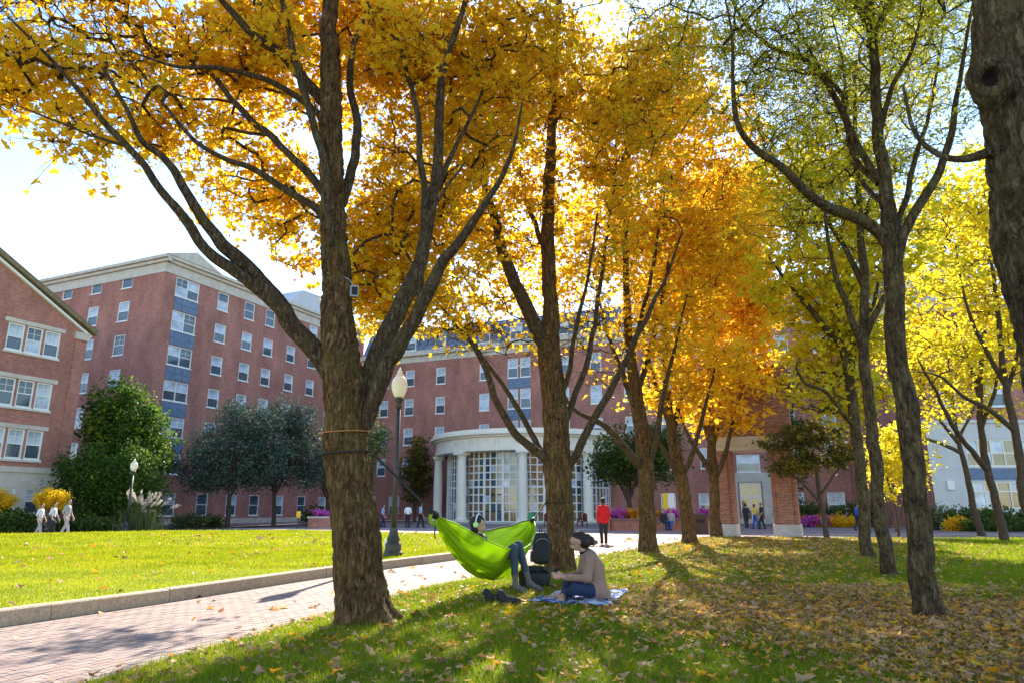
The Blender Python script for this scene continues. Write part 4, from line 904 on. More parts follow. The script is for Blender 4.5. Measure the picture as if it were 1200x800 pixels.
# thick trunk cut by the frame
TE = np.array([[4.1, 4.75, -.05, .34], [4.06, 4.76, .5, .27], [4.0, 4.8, 1.5, .245], [3.95, 4.82, 2.6, .24], [3.98, 4.85, 3.5, .25], [4.03, 4.85, 4.15, .27], [4.1, 4.9, 4.8, .25], [4.2, 4.9, 6, .21], [4.2, 4.9, 8, .15], [4.3, 5, 10.5, .05]])
LE = [np.array([[4.0, 4.8, 4.0, .07], [3.76, 4.85, 4.0, .045], [3.62, 4.95, 4.0, .03], [3.52, 5.1, 4.12, .024], [3.42, 5.2, 4.4, .018], [3.44, 5.3, 4.9, .01]]), np.array([[4.2, 4.9, 5.4, .1], [4.8, 4.3, 6.4, .07], [5.4, 3.6, 7.8, .02]]), np.array([[4.2, 4.9, 6.0, .09], [3.9, 4.3, 7.2, .06], [3.4, 3.5, 8.6, .02]])]
BE = [(4.6, 4.6, 8.6, 2.6, 2.4, 1.4, 5), (3.7, 5.4, 6.6, .8, .8, .6, .6), (4.6, 6.2, 7.6, 1.6, 1.4, 1.0, 2)]
TEo = make_tree('locust_tree', 'thick knotted locust trunk cut by the picture edge', 'thin locust trees', TE, LE, BE, 700, 30, .22, .062, FROND, MT['leaf_locust'], MT['bark_locust'], seed=77, sides=64, step=.03, amp=.032, flare=.08, hue=(.45, .2, .18), limb_sides=14, twig_r=.0045)
def knot(root, c, n, r, dark):
    n = np.array(n, float); n /= np.linalg.norm(n); a = np.cross(n, [0, 0, 1.]); a /= np.linalg.norm(a); b_ = np.cross(a, n); V = []; k = 28; m_ = 12
    prof = [(1.9, -.5), (1.6, -.05), (1.3, .22), (1.02, .32), (.78, .24), (.62, .05), (.5, -.3), (.3, -.45)]
    for pr, ph in prof:
        for i in range(k):
            t = 2 * math.pi * i / k; w = 1 + .07 * math.sin(3 * t + pr * 3) + .04 * math.sin(7 * t)
            V.append(np.array(c) + r * pr * w * (a * math.cos(t) * .72 + b_ * math.sin(t)) + n * r * ph)
    F = [(i * k + j, i * k + (j + 1) % k, (i + 1) * k + (j + 1) % k, (i + 1) * k + j) for i in range(len(prof) - 1) for j in range(k)] + [tuple(range((len(prof) - 1) * k, len(prof) * k))]
    base = np.array(root.location)
    mb = MB().add([v - base for v in V], F); mb.m = [1 if i >= 5 * k else 0 for i in range(len(F))]; mb.build('knot', [dark, MT['hollow']], root, smooth=True)
kp = at(1160, 92, 4.63)
knot(TEo, kp, (-.55, -.83, -.1), .115, MT['bark_locust'])
y6 = 13.7
TQ = np.vstack([[7.2, y6, -.03, .15], *pl([(1037, 640, y6), (1028, 565, y6), (1019, 480, y6), (1013, 425, y6), (1012, 380, y6), (1014, 320, y6), (1008, 260, y6), (1004, 180, y6), (1000, 80, y6)], [.125, .118, .11, .105, .1, .085, .07, .05, .03])])
LQ = [pl([(1013, 410, y6), (1000, 380, 13.5), (985, 340, 13.4), (972, 290, 13.2), (965, 230, 13)], [.09, .06, .02]), pl([(1013, 395, y6), (1030, 360, 13.4), (1052, 320, 13.2), (1066, 260, 13)], [.08, .05, .02]), pl([(1014, 340, y6), (990, 290, 14), (960, 240, 14.3), (935, 170, 14.5)], [.07, .045, .015]),
      pl([(1008, 270, y6), (1024, 220, 14), (1040, 150, 14.3)], [.06, .04, .015])]
BQ = [bl_(980, 180, 13.6, 2.0, 1.8, 1.8), bl_(930, 250, 14, 1.4, 1.4, 1.3, 1.2), bl_(1050, 230, 13.4, 1.4, 1.4, 1.3, 1.2), bl_(1020, 80, 13.8, 2.2, 2.2, 1.6), bl_(900, 150, 14, 1.4, 1.4, 1.3, 1.2)]
make_tree('locust_tree', 'slim locust just behind the nearest thin trunk, second of three in line', 'thin locust trees', TQ, LQ, BQ, 640, 26, .28, .09, FROND, MT['leaf_locust'], MT['bark_locust'], seed=88, sides=28, step=.05, amp=.01, flare=.04, hue=(.55, .2, .18), limb_sides=10, twig_r=.006)
y7 = 18.9
TS = np.vstack([[9.45, y7, -.03, .18], *pl([(1014, 630, y7), (1008, 540, y7), (1000, 482, y7), (997, 444, y7), (999, 400, y7), (996, 350, y7), (990, 280, y7), (985, 200, y7)], [.15, .14, .135, .13, .1, .08, .06, .03])])
LS = [pl([(997, 450, y7), (986, 406, 18.7), (967, 384, 18.5), (945, 358, 18.3), (925, 335, 18.2), (900, 300, 18)], [.12, .1, .07, .03]), pl([(1001, 500, y7), (988, 484, 18.6), (967, 459, 18.2), (945, 449, 18), (934, 430, 17.9), (938, 418, 17.8)], [.07, .05, .04, .015]),
      pl([(1000, 420, y7), (1016, 380, 19.2), (1030, 330, 19.4), (1040, 260, 19.6)], [.09, .06, .02]), pl([(986, 400, 18.7), (980, 350, 18.6), (970, 300, 18.4)], [.06, .02])]
BS = [bl_(960, 455, 19.6, 1.2, 1.4, .9, 1.5), bl_(1005, 470, 20.6, 1.0, 1.0, .8, .7), bl_(975, 395, 19.4, 1.5, 1.6, 1.2, 1.6), bl_(940, 330, 18.6, 1.6, 1.6, 1.4, 1.6), bl_(1020, 300, 19, 2, 2, 1.6, 2), bl_(960, 220, 18.8, 2, 2, 1.6, 2)]
make_tree('locust_tree', 'yellow leaved locust third in line behind the thin trunks, low limb hanging', 'thin locust trees', TS, LS, BS, 640, 26, .32, .15, LEAF2, MT['leaf_yellow'], MT['bark_locust'], spurs=3, seed=99, sides=24, step=.06, amp=.01, flare=.04, hue=(.5, .2, .18), limb_sides=8, twig_r=.007)
for nm, lab, (bx, by), pts, lims, blobs, sd_ in (
    ('yellow_tree', 'yellow leaved tree with forked limbs in front of the wide gridded windows', (20.1, 29.0), [(1170, 600, 29), (1160, 560, 29), (1152, 520, 29), (1148, 480, 29), (1150, 420, 29), (1155, 350, 29), (1158, 260, 29)],
     [pl([(1155, 548, 29), (1140, 530, 28.6), (1118, 500, 28), (1095, 455, 27.5), (1075, 420, 27)], [.13, .09, .03]), pl([(1150, 500, 29), (1165, 460, 28.6), (1175, 400, 28.2)], [.1, .04]), pl([(1149, 470, 29), (1135, 420, 29.4), (1115, 370, 29.8)], [.1, .04])],
     [bl_(1110, 400, 28.6, 2.4, 2.2, 2.0), bl_(1160, 400, 29, 2.2, 2.2, 2.4), bl_(1120, 300, 29, 2.6, 2.4, 2.4), bl_(1175, 280, 29, 2.4, 2.4, 2.6), bl_(1085, 350, 28, 1.6, 1.6, 1.6), bl_(1150, 480, 29, 1.6, 1.6, .8, 1.2)], 101),
    ('yellow_tree', 'yellow leaved tree farther back beside the pale stone wall', (24.2, 36.5), [(1142, 600, 36.5), (1136, 570, 36.5), (1128, 535, 36.5), (1120, 500, 36.5), (1115, 450, 36.5), (1112, 380, 36.5)],
     [pl([(1126, 530, 36.5), (1105, 520, 36), (1080, 512, 35.5), (1060, 505, 35)], [.12, .07, .03]), pl([(1124, 520, 36.5), (1100, 490, 36.4), (1078, 460, 36)], [.11, .03]), pl([(1122, 515, 36.5), (1140, 480, 36.6), (1155, 440, 36.6)], [.1, .03])],
     [bl_(1085, 450, 35.5, 2.2, 2.2, 1.8), bl_(1120, 420, 36.5, 2.6, 2.6, 2.4), bl_(1070, 400, 36, 2.4, 2.4, 2.0), bl_(1060, 540, 34.5, 1.3, 1.4, 1.2, 1.6), bl_(1075, 500, 35, 1.4, 1.4, 1.2, 1.4)], 102),
    ('yellow_tree', 'yellow leaved tree standing nearest the picture edge beyond the knotted trunk', (19.2, 24.6), [(1205, 600, 24.6), (1196, 540, 24.6), (1186, 490, 24.6), (1178, 450, 24.6), (1172, 400, 24.6), (1165, 330, 24.6), (1150, 240, 24.6)],
     [pl([(1190, 505, 24.6), (1160, 480, 24.2), (1130, 465, 23.8), (1100, 440, 23.4), (1070, 435, 23)], [.1, .06, .02]), pl([(1178, 450, 24.6), (1150, 400, 24.4), (1130, 350, 24.2), (1120, 290, 24)], [.1, .06, .02]), pl([(1180, 460, 24.6), (1195, 400, 24.6), (1205, 330, 24.6)], [.09, .03])],
     [bl_(1150, 330, 24.4, 2.2, 2.2, 2.0), bl_(1190, 380, 24.6, 2.0, 2.0, 2.2), bl_(1110, 250, 24.2, 2.0, 2.0, 1.8), bl_(1180, 220, 24.6, 2.4, 2.4, 2.2), bl_(1090, 330, 23.6, 1.4, 1.4, 1.3, 2)], 103)):
    tr = np.vstack([[bx, by, -.03, .19], *pl(pts, [.16, .145, .125, .1, .075, .035])])
    make_tree(nm, lab, 'yellow trees by the stone building', tr, lims, blobs, 420, 18, .4, .19, LEAF2, MT['leaf_yellow'], MT['bark_far'], spurs=3, seed=sd_, sides=16, step=.12, amp=.01, hue=(.45, .2, .18), limb_sides=8, twig_r=.009)
# small olive tree in front of the gate
ys = 31.0
tr = np.vstack([[13.75, ys, -.02, .13], *pl([(965, 605, ys), (961, 585, ys), (958, 562, ys), (955, 540, ys)], [.11, .1, .08, .03])])
make_tree('ornamental_maple', 'small olive green tree with a flat spreading crown beside the gateway pier', None, tr, [pl([(962, 590, ys), (945, 570, ys - .3), (920, 550, ys - .6), (900, 535, ys - .8)], [.07, .05, .02]), pl([(960, 580, ys), (975, 560, ys - .3), (990, 540, ys - .5)], [.07, .05, .02])],
          [bl_(915, 518, ys - .6, 1.1, 1.2, .5, 1.2), bl_(955, 508, ys, 1.6, 1.6, .6, 2), bl_(985, 530, ys - .2, 1.0, 1.0, .7, 1), bl_(925, 545, ys - .6, 1.0, 1.0, .35, .7), bl_(960, 540, ys + .3, 1.2, 1.0, .5, 1)], 260, 26, .24, .13, LEAF2, MT['leaf_olive'], MT['bark_far'], spurs=3, seed=111, sides=12, step=.1, amp=.006, hue=(.45, .25, .18), twig_r=.006)
# multi-stemmed young tree
yk = 33
tr = np.vstack([[18.0, yk, -.02, .07], *pl([(1048, 590, yk), (1040, 560, yk), (1032, 530, yk)], [.06, .04, .02])])
make_tree('young_tree', 'young multi-stemmed tree with yellow leaves between thin trunks', None, tr, [pl([(1052, 620, yk), (1058, 590, yk), (1066, 555, yk), (1070, 520, yk)], [.055, .04, .015]), pl([(1050, 622, yk), (1044, 600, yk - .2), (1036, 580, yk - .4), (1028, 560, yk - .5)], [.05, .03, .012])],
          [bl_(1045, 530, yk, 1.3, 1.2, 1.4), bl_(1066, 545, yk, .9, .9, 1.2), bl_(1035, 565, yk, .8, .8, .7)], 150, 22, .25, .16, LEAF2, MT['leaf_yellow'], MT['bark_far'], spurs=3, seed=112, sides=10, step=.1, amp=.004, hue=(.35, .2, .15), twig_r=.006)

# trees and shrubs in front of the buildings
def simple_tree(name, label, u, vb, Y, h, crown, n_cl, per, sp, size, lm, r=.16, seed=1, group=None, hue=(.5, .2, .15), fork=.3):
    g = np.random.default_rng(seed); x = at(u, 597, Y)[0]
    tr, lm_ = vase((x, Y), r, (g.normal(0, .1), g.normal(0, .1)), 5, h * fork, crown[0][3] * .8, h * .9, g, .5)
    return make_tree(name, label, group, tr, lm_, [(x + c[0], Y + c[1], c[2], c[3], c[4], c[5]) for c in crown], n_cl, per, sp, size, LEAF2, lm, MT['bark_far'], seed=seed, sides=12, step=.15, amp=.006, hue=hue, limb_sides=7, twig_r=.012, tsides=4, spurs=0)
simple_tree('plum_tree', 'dark green and purple tree, wider of the pair before the tall brick hall', 268, 612, 54, 10.5, [(0, 0, 5.6, 3.2, 3, 3), (-1.8, -.5, 4.4, 2.6, 2.4, 2.0), (1.4, 0, 7.6, 2.2, 2.2, 2.2), (-.6, .3, 8.6, 1.4, 1.4, 1.5), (2.4, -.3, 5, 2, 2, 2)], 700, 30, .42, .19, MT['leaf_purple'], .17, 121, 'dark trees before the tall hall', (.4, .28, .15))
simple_tree('plum_tree', 'dark green and purple tree, farther along the tall brick hall', 322, 612, 58, 10.5, [(0, 0, 6, 2.8, 2.6, 3), (1.2, 0, 8.2, 2.0, 2, 2.2), (-1.5, .4, 4.8, 2, 2, 2), (2.2, .2, 5, 2, 2, 2), (-.4, 0, 9.4, 1.2, 1.2, 1.2)], 600, 30, .42, .19, MT['leaf_purple'], .17, 122, 'dark trees before the tall hall', (.45, .28, .15))
simple_tree('hazy_tree', 'pale green tree beside the lamp post in front of the mansard hall', 385, 612, 62, 9, [(0, 0, 5.5, 2.8, 2.6, 3), (1.5, 0, 4, 2.2, 2, 1.8), (3.4, 0, 7.2, 1.8, 1.8, 2.4)], 320, 20, .42, .25, MT['leaf_pale'], .15, 123)
simple_tree('slim_tree', 'slim olive tree next to the round pavilion', 486, 612, 78, 9.6, [(0, 0, 5.2, 1.9, 1.8, 3.4), (.2, 0, 8, 1.1, 1.1, 1.8)], 220, 22, .35, .24, MT['leaf_olive'], .14, 124, None, (.5, .25, .15))
simple_tree('shade_tree', 'dark green tree between the round pavilion and the row of maples', 740, 612, 55, 8.6, [(0, 0, 5.6, 3.0, 2.8, 2.4), (-1.4, 0, 4.4, 2.0, 2, 1.3), (1.8, 0, 4.8, 2.2, 2, 1.8), (2.5, 0, 6.5, 2, 2, 1.6)], 420, 22, .4, .25, MT['leaf_green'], .2, 125)
simple_tree('conifer', 'dark narrow conifer behind the brick gateway', 930, 612, 58, 14, [(0, 0, 6, 1.7, 1.6, 4), (0, 0, 11, 1.1, 1.1, 3)], 220, 22, .36, .24, MT['leaf_green'], .15, 126)
def shrub(name, label, c, blobs, n_cl, per, sp, size, lm, seed, group=None, hue=(.5, .2, .15), tpl=LEAF2, cat='shrub', up=.35):
    """leafy mound: stem plus foliage filling its ellipsoids"""
    g = np.random.default_rng(seed); root = tag(empty(name, c), label, cat, group)
    T = blob_points(blobs, n_cl, g); T[:, 2] = np.maximum(T[:, 2], .06)
    sk = np.array([(0, 0, z) for z in np.linspace(0, .5 * max(b[2] for b in blobs), 6)]) + g.normal(0, .03, (6, 3))
    tw = link('twigs', twig_mesh(grow(sk, T[:min(len(T), 60)], .006, g=g), MT['bark_far'], 4), root); tw['kind'] = 'stuff'
    idx = np.repeat(np.arange(len(T)), per); N = len(idx); P = T[idx] + g.normal(0, sp, (N, 3)); P[:, 2] = np.maximum(P[:, 2], .02)
    h = g.normal(hue[0], hue[1], len(T))[idx] + g.normal(0, hue[2], N); nr = g.normal(0, 1, (N, 3)); nr[:, 2] = np.abs(nr[:, 2]) + up
    f = link('foliage', leaf_mesh('foliage', P, nr, size * g.lognormal(0, .25, N), h, tpl, lm), root); f['kind'] = 'stuff'
    return root
def sx(u, Y): return at(u, 600, Y)[0]
shrub('evergreen', 'tall rounded evergreen between the two brick halls, its top sunlit', (sx(138, 50), 50, 0), [(0, 0, 5.5, 3.0, 2.4, 4.6), (-.9, 0, 8.0, 2.4, 2.0, 2.9), (1.0, 0, 5, 2.7, 2.2, 3.6), (-1.6, 0, 5, 2, 2, 3)], 800, 22, .32, .24, MT['leaf_ever'], 131, None, (.5, .25, .15), cat='tree')
shrub('evergreen', 'broad low evergreen before the gabled hall corner', (sx(108, 46), 46, 0), [(0, 0, 2.4, 2.9, 1.8, 2.9), (-1.2, 0, 3.2, 1.8, 1.4, 2.2), (1.8, .2, 2.6, 2.5, 1.6, 2.4), (3.2, .2, 1.6, 1.8, 1.4, 1.7), (2.2, .2, 4.2, 1.6, 1.2, 1.6)], 740, 22, .26, .19, MT['leaf_ever'], 132, None, (.35, .22, .15), cat='tree')
for k, (u, Y, w, h, lab) in enumerate(((58, 40.5, .95, 1.0, 'golden dome shaped shrub behind the walking students'), (-6, 40.5, 1.0, 1.0, 'golden dome shaped shrub cut by the picture edge'))):
    shrub('golden_shrub', lab, (sx(u, Y), Y, 0), [(0, 0, 1.95, w, .8, .5), (0, 0, 1.6, w * .85, .7, .35)], 190, 26, .1, .1, MT['leaf_far_gold'], 141 + k, 'golden dome shrubs', (.15, .15, .12))
for k, (u, Y, w, h, lm, nm, lab) in enumerate(((28, 40.2, 1.1, 1.0, 'leaf_green', 'clipped_shrub', 'clipped round green shrub below the gabled hall windows'), (8, 41, 1.2, 1.2, 'leaf_ever', 'clipped_shrub', 'dark green shrub hugging the basement windows'),
        (225, 52, 1.4, .8, 'leaf_pale', 'low_shrub', 'low pale shrub right of the plumed grass'), (243, 54, 1.5, .7, 'leaf_green', 'low_shrub', 'low dark shrub under the wider purple tree'), (100, 42, 1.8, .7, 'leaf_green', 'low_shrub', 'low groundcover shrub between the students and the plumed grass'),
        (375, 62, 2.0, 1.6, 'leaf_green', 'clipped_shrub', 'dark round hedge beside the maple trunk far behind'), (938, 57, 2.0, 1.9, 'leaf_green', 'clipped_shrub', 'rounded green shrub under the ground floor window by the gate'), (960, 57, 1.7, 1.4, 'leaf_green', 'clipped_shrub', 'rounded green shrub below the second ground floor window'),
        (1000, 56, 2.2, 1.6, 'leaf_green', 'clipped_shrub', 'wide green hedge behind the thin trunks'), (1135, 46, 1.4, 1.2, 'leaf_green', 'clipped_shrub', 'clipped green shrub at the stone wall'), (1158, 46, 1.3, 1.1, 'leaf_ever', 'clipped_shrub', 'clipped shrub under the wide gridded window'), (1182, 45.5, 1.4, 1.2, 'leaf_green', 'clipped_shrub', 'clipped shrub nearest the picture edge under wide window'),
        (1102, 47, 1.3, 1.3, 'leaf_pale', 'low_shrub', 'pale feathery shrub at the corner of the stone wall'), (1120, 45, .7, .6, 'leaf_far_gold', 'low_shrub', 'small orange shrub at the stone wall foot'), (985, 55, 1.1, .7, 'leaf_far_gold', 'low_shrub', 'small orange shrub beside magenta flowers'),
        (1170, 44, 2.6, .6, 'leaf_green', 'low_shrub', 'low dark ground hedge along the stone building bed'))):
    shrub(nm, lab, (sx(u, Y), Y, 0), [(0, 0, h * .55, w, min(w, 1.1), h * .6)], 110, 22, .16, .15, MT[lm], 150 + k, 'shrubs in the beds', (.5, .2, .15))
# flowers
for k, (u, Y, w, m, lab) in enumerate(((944, 55.5, 1.15, 'leaf_mum', 'mound of magenta flowers left of the small olive trunk'), (976, 55.5, 1.2, 'leaf_mum', 'mound of magenta flowers right of the small olive trunk'), (932, 55.8, .7, 'leaf_mum2', 'orange flower mound beside the pier'), (960, 55.6, .8, 'leaf_mum2', 'orange flower mound between the magenta ones'))):
    shrub('flower_mound', lab, (sx(u, Y), Y, 0), [(0, 0, .45, w, .7, .4)], 70, 24, .1, .12, MT[m], 180 + k, 'flower mounds', (.5, .2, .2), cat='flowers')
# beds of mulch
for nm, P, lab in (('planting_bed', [(-34, 36), (-24.5, 41.2), (-22, 46), (-20, 52), (-17, 60), (-30, 62), (-36, 44)], 'planting bed along the brick halls'), ('planting_bed', [(21, 54.5), (29, 53.8), (32, 62), (24, 66)], 'planting bed by the ground floor windows'), ('planting_bed', [(28, 43.5), (50, 42.5), (50, 51.9), (28.5, 51.9)], 'planting bed under the wide windows')):
    flat(nm, P, -.002, MT['mulch'], label=lab)
# plumed ornamental grass
def plume_grass():
    g = np.random.default_rng(190); Y = 42.2; root = tag(empty('plumed_grass', (sx(166, Y), Y, 0)), 'tall ornamental grass with pale plumes beside the small lamp', 'grass')
    Vs, Fs, t, b = [], [], [], 0
    for k in range(520):
        a = g.uniform(0, 6.28); L = g.uniform(1.0, 1.9); out = g.uniform(.1, 1.0); x0, y0 = g.normal(0, .55), g.normal(0, .3)
        pts = []
        for s in (0, .35, .7, 1): pts.append((x0 + math.cos(a) * out * s ** 1.6, y0 + math.sin(a) * out * s ** 1.6 * .8, L * (s - .32 * s ** 2.5 * out)))
        w = .018; px, py = -math.sin(a) * w, math.cos(a) * w
        for i, p in enumerate(pts): ww = 1 - i / 3.3; Vs += [(p[0] - px * ww, p[1] - py * ww, p[2]), (p[0] + px * ww, p[1] + py * ww, p[2])]
        for i in range(3): Fs.append((b + 2 * i, b + 2 * i + 1, b + 2 * i + 3, b + 2 * i + 2))
        t += [g.uniform(0, 1)] * 8; b += 8
    o = link('blades', np_mesh('blades', np.array(Vs), np.array(Fs), MT['leaf_pale'], tint=t), root); o['kind'] = 'stuff'
    for k in range(46):
        a = g.uniform(0, 6.28); x0, y0 = g.normal(0, .5), g.normal(0, .25); lean = g.uniform(.2, .9); sgn = 1 if k > 18 else -1
        tip = np.array((x0 + sgn * lean + .15, y0 + g.normal(0, .3), g.uniform(1.9, 2.6) - .75 * lean * (sgn > 0))); bs = np.array((x0 * .6, y0 * .6, .4)); md = (tip + bs) / 2 + np.array((0, 0, .35))
        s = np.linspace(0, 1, 7)[:, None]; P = (1 - s) ** 2 * bs + 2 * s * (1 - s) * md + s ** 2 * tip
        n = 60; q = g.uniform(.72, 1.0, n); C_ = np.stack([np.interp(q, s[:, 0], P[:, i]) for i in range(3)], 1) + g.normal(0, .03, (n, 3))
        st = link('stem', np_mesh('stem', *tube(P, .008, 4), MT['leaf_pale'], tint=np.full(28, .6)), root)
        link('plume', leaf_mesh('plume', C_, g.normal(0, 1, (n, 3)), np.full(n, .11), g.uniform(0, 1, n), FROND, MT['plume']), st)
plume_grass()

# ------------------------------------------------------------------ grass blades
def blades(name, label, poly, bands, m, zf, seed, parent=None):
    g = np.random.default_rng(seed); Vs, Ts = [], []
    for x0, x1, y0, y1, n, h, w in bands:
        x = g.uniform(x0, x1, n); y = g.uniform(y0, y1, n); k = inpoly(x, y, poly) & (np.abs(x / np.maximum(y, .1)) < 1.0); x, y = x[k], y[k]; c = len(x)
        a = g.uniform(0, 6.283, c); hh = h * g.lognormal(0, .35, c); ln = hh * g.uniform(.1, .8, c); b_ = g.uniform(0, 6.283, c); z = zf(x, y); ww = w * g.uniform(.7, 1.3, c)
        P0 = np.stack([x - np.cos(a) * ww, y - np.sin(a) * ww, z], 1); P1 = np.stack([x + np.cos(a) * ww, y + np.sin(a) * ww, z], 1); P2 = np.stack([x + np.cos(b_) * ln, y + np.sin(b_) * ln, z + hh], 1)
        Vs.append(np.stack([P0, P1, P2], 1).reshape(-1, 3)); t = np.clip(.2 + .6 * vnoise(x * 1.4, y * 1.4, seed) + g.normal(0, .16, c), 0, 1); Ts.append(np.repeat(t, 3))
    V = np.vstack(Vs); o = link(name, np_mesh(name, V, np.arange(len(V)).reshape(-1, 3), m, tint=np.concatenate(Ts))); return tag(o, label, 'grass', kind='stuff')
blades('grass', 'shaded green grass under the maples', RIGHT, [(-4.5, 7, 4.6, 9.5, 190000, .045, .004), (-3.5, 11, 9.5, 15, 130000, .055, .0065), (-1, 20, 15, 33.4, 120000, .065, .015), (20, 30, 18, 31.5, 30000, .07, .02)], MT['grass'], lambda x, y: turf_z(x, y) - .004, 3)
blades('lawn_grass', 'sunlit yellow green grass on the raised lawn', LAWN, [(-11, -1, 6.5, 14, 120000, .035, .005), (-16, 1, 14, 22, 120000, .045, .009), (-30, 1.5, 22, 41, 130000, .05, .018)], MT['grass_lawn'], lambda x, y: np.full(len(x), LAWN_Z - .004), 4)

# ------------------------------------------------------------------ fallen leaves
def fallen():
    g = np.random.default_rng(17); X, Yv = [], []
    def put(n, x0, x1, y0, y1, f):
        x = g.uniform(x0, x1, n); y = g.uniform(y0, y1, n); k = g.random(n) < f(x, y); X.append(x[k]); Yv.append(y[k])
    R_p = lambda x, y: inpoly(x, y, RIGHT)
    def dens(x, y):
        # heaps: a drift running from below the locusts towards the gateway
        x = np.where((y < 10) & (x > 4.2), 4.2, x); c = np.interp(y, [5, 8, 11, 16, 24, 33], [4.6, 3.9, 4.0, 5.2, 8.2, 12]); w = np.interp(y, [5, 9, 16, 33], [1.2, 1.9, 2.6, 4.5]); d = np.exp(-((x - c) / w) ** 2)
        nz = vnoise(x * .9, y * .9, 8); return R_p(x, y) * np.clip(.09 + d * (.45 + 1.2 * nz), .07, 1)
    put(60000, -3.5, 9, 4.6, 12, lambda x, y: dens(x, y)); put(46000, -1, 18, 12, 33, lambda x, y: dens(x, y))
    put(2600, -7, 8, 4.8, 32, lambda x, y: inpoly(x, y, path_poly) * (.2 + .75 * np.exp(-((x - np.interp(y, EDGE[:, 1], EDGE[:, 0])) / .7) ** 2)))
    put(1500, -16, 1, 7, 34, lambda x, y: inpoly(x, y, LAWN) * .35)
    x, y = np.concatenate(X), np.concatenate(Yv); z = np.where(inpoly(x, y, LAWN), LAWN_Z + .03, np.where(inpoly(x, y, RIGHT), turf_z(x, y) + .025, .014)); z = z + g.uniform(0, .02, len(x)) * (z > .02)
    P = np.stack([x, y, z], 1); N = len(P); nr = g.normal(0, .38, (N, 3)); nr[:, 2] = 1; S = .078 * g.lognormal(0, .3, N) * np.interp(y, [6, 14, 30], [1, 1.2, 1.7]) * np.where(inpoly(x, y, RIGHT), 1, 1.3); h = np.clip(g.beta(1.05, 1.3, N), 0, 1)
    V0, F0 = LEAF5; V0 = V0.copy(); V0[:, 2] = V0[:, 2] * 1.3 + .12 * V0[:, 0] ** 2 * 4 * .5
    vis = (np.abs(x / y) < .72) & (y > 5.4); sc = np.where(vis, S / np.hypot(x, y), 0); top = np.argsort(-sc)[:300]; keep = np.ones(N, bool); keep[top] = False
    nf = keep & (np.hypot(x, y) > 8.5); nn_ = keep & ~nf
    a1 = leaf_arrays(P[nn_], nr[nn_], S[nn_], h[nn_], (V0, F0), g); a2 = leaf_arrays(P[nf], nr[nf], S[nf], h[nf], LEAF3, g)
    o = link('fallen_leaves_mass', np_mesh('fallen_leaves', np.vstack([a1[0], a2[0]]), np.vstack([a1[1], a2[1] + len(a1[0])]), MT['litter'], tint=np.concatenate([a1[2], a2[2]]))); tag(o, 'drifts of tan and orange fallen leaves over turf and path', 'leaves', kind='stuff')
    ms = [np_mesh('fallen_leaf', V0, F0, MT['litter'], tint=np.full(len(V0), v)) for v in (.08, .25, .42, .58, .72, .86, .97)]
    for j in top:
        o = link('fallen_leaf', ms[int(np.clip(h[j] * 7, 0, 6))], None, P[j]); o.scale = (S[j],) * 3; o.rotation_euler = Vector(nr[j]).to_track_quat('Z', 'Y').to_euler(); o.rotation_euler.rotate_axis('Z', g.uniform(0, 6.3))
        tag(o, 'curled fallen maple leaf lying on the ground close to the viewer', 'leaf', 'fallen leaves near the camera')
fallen()

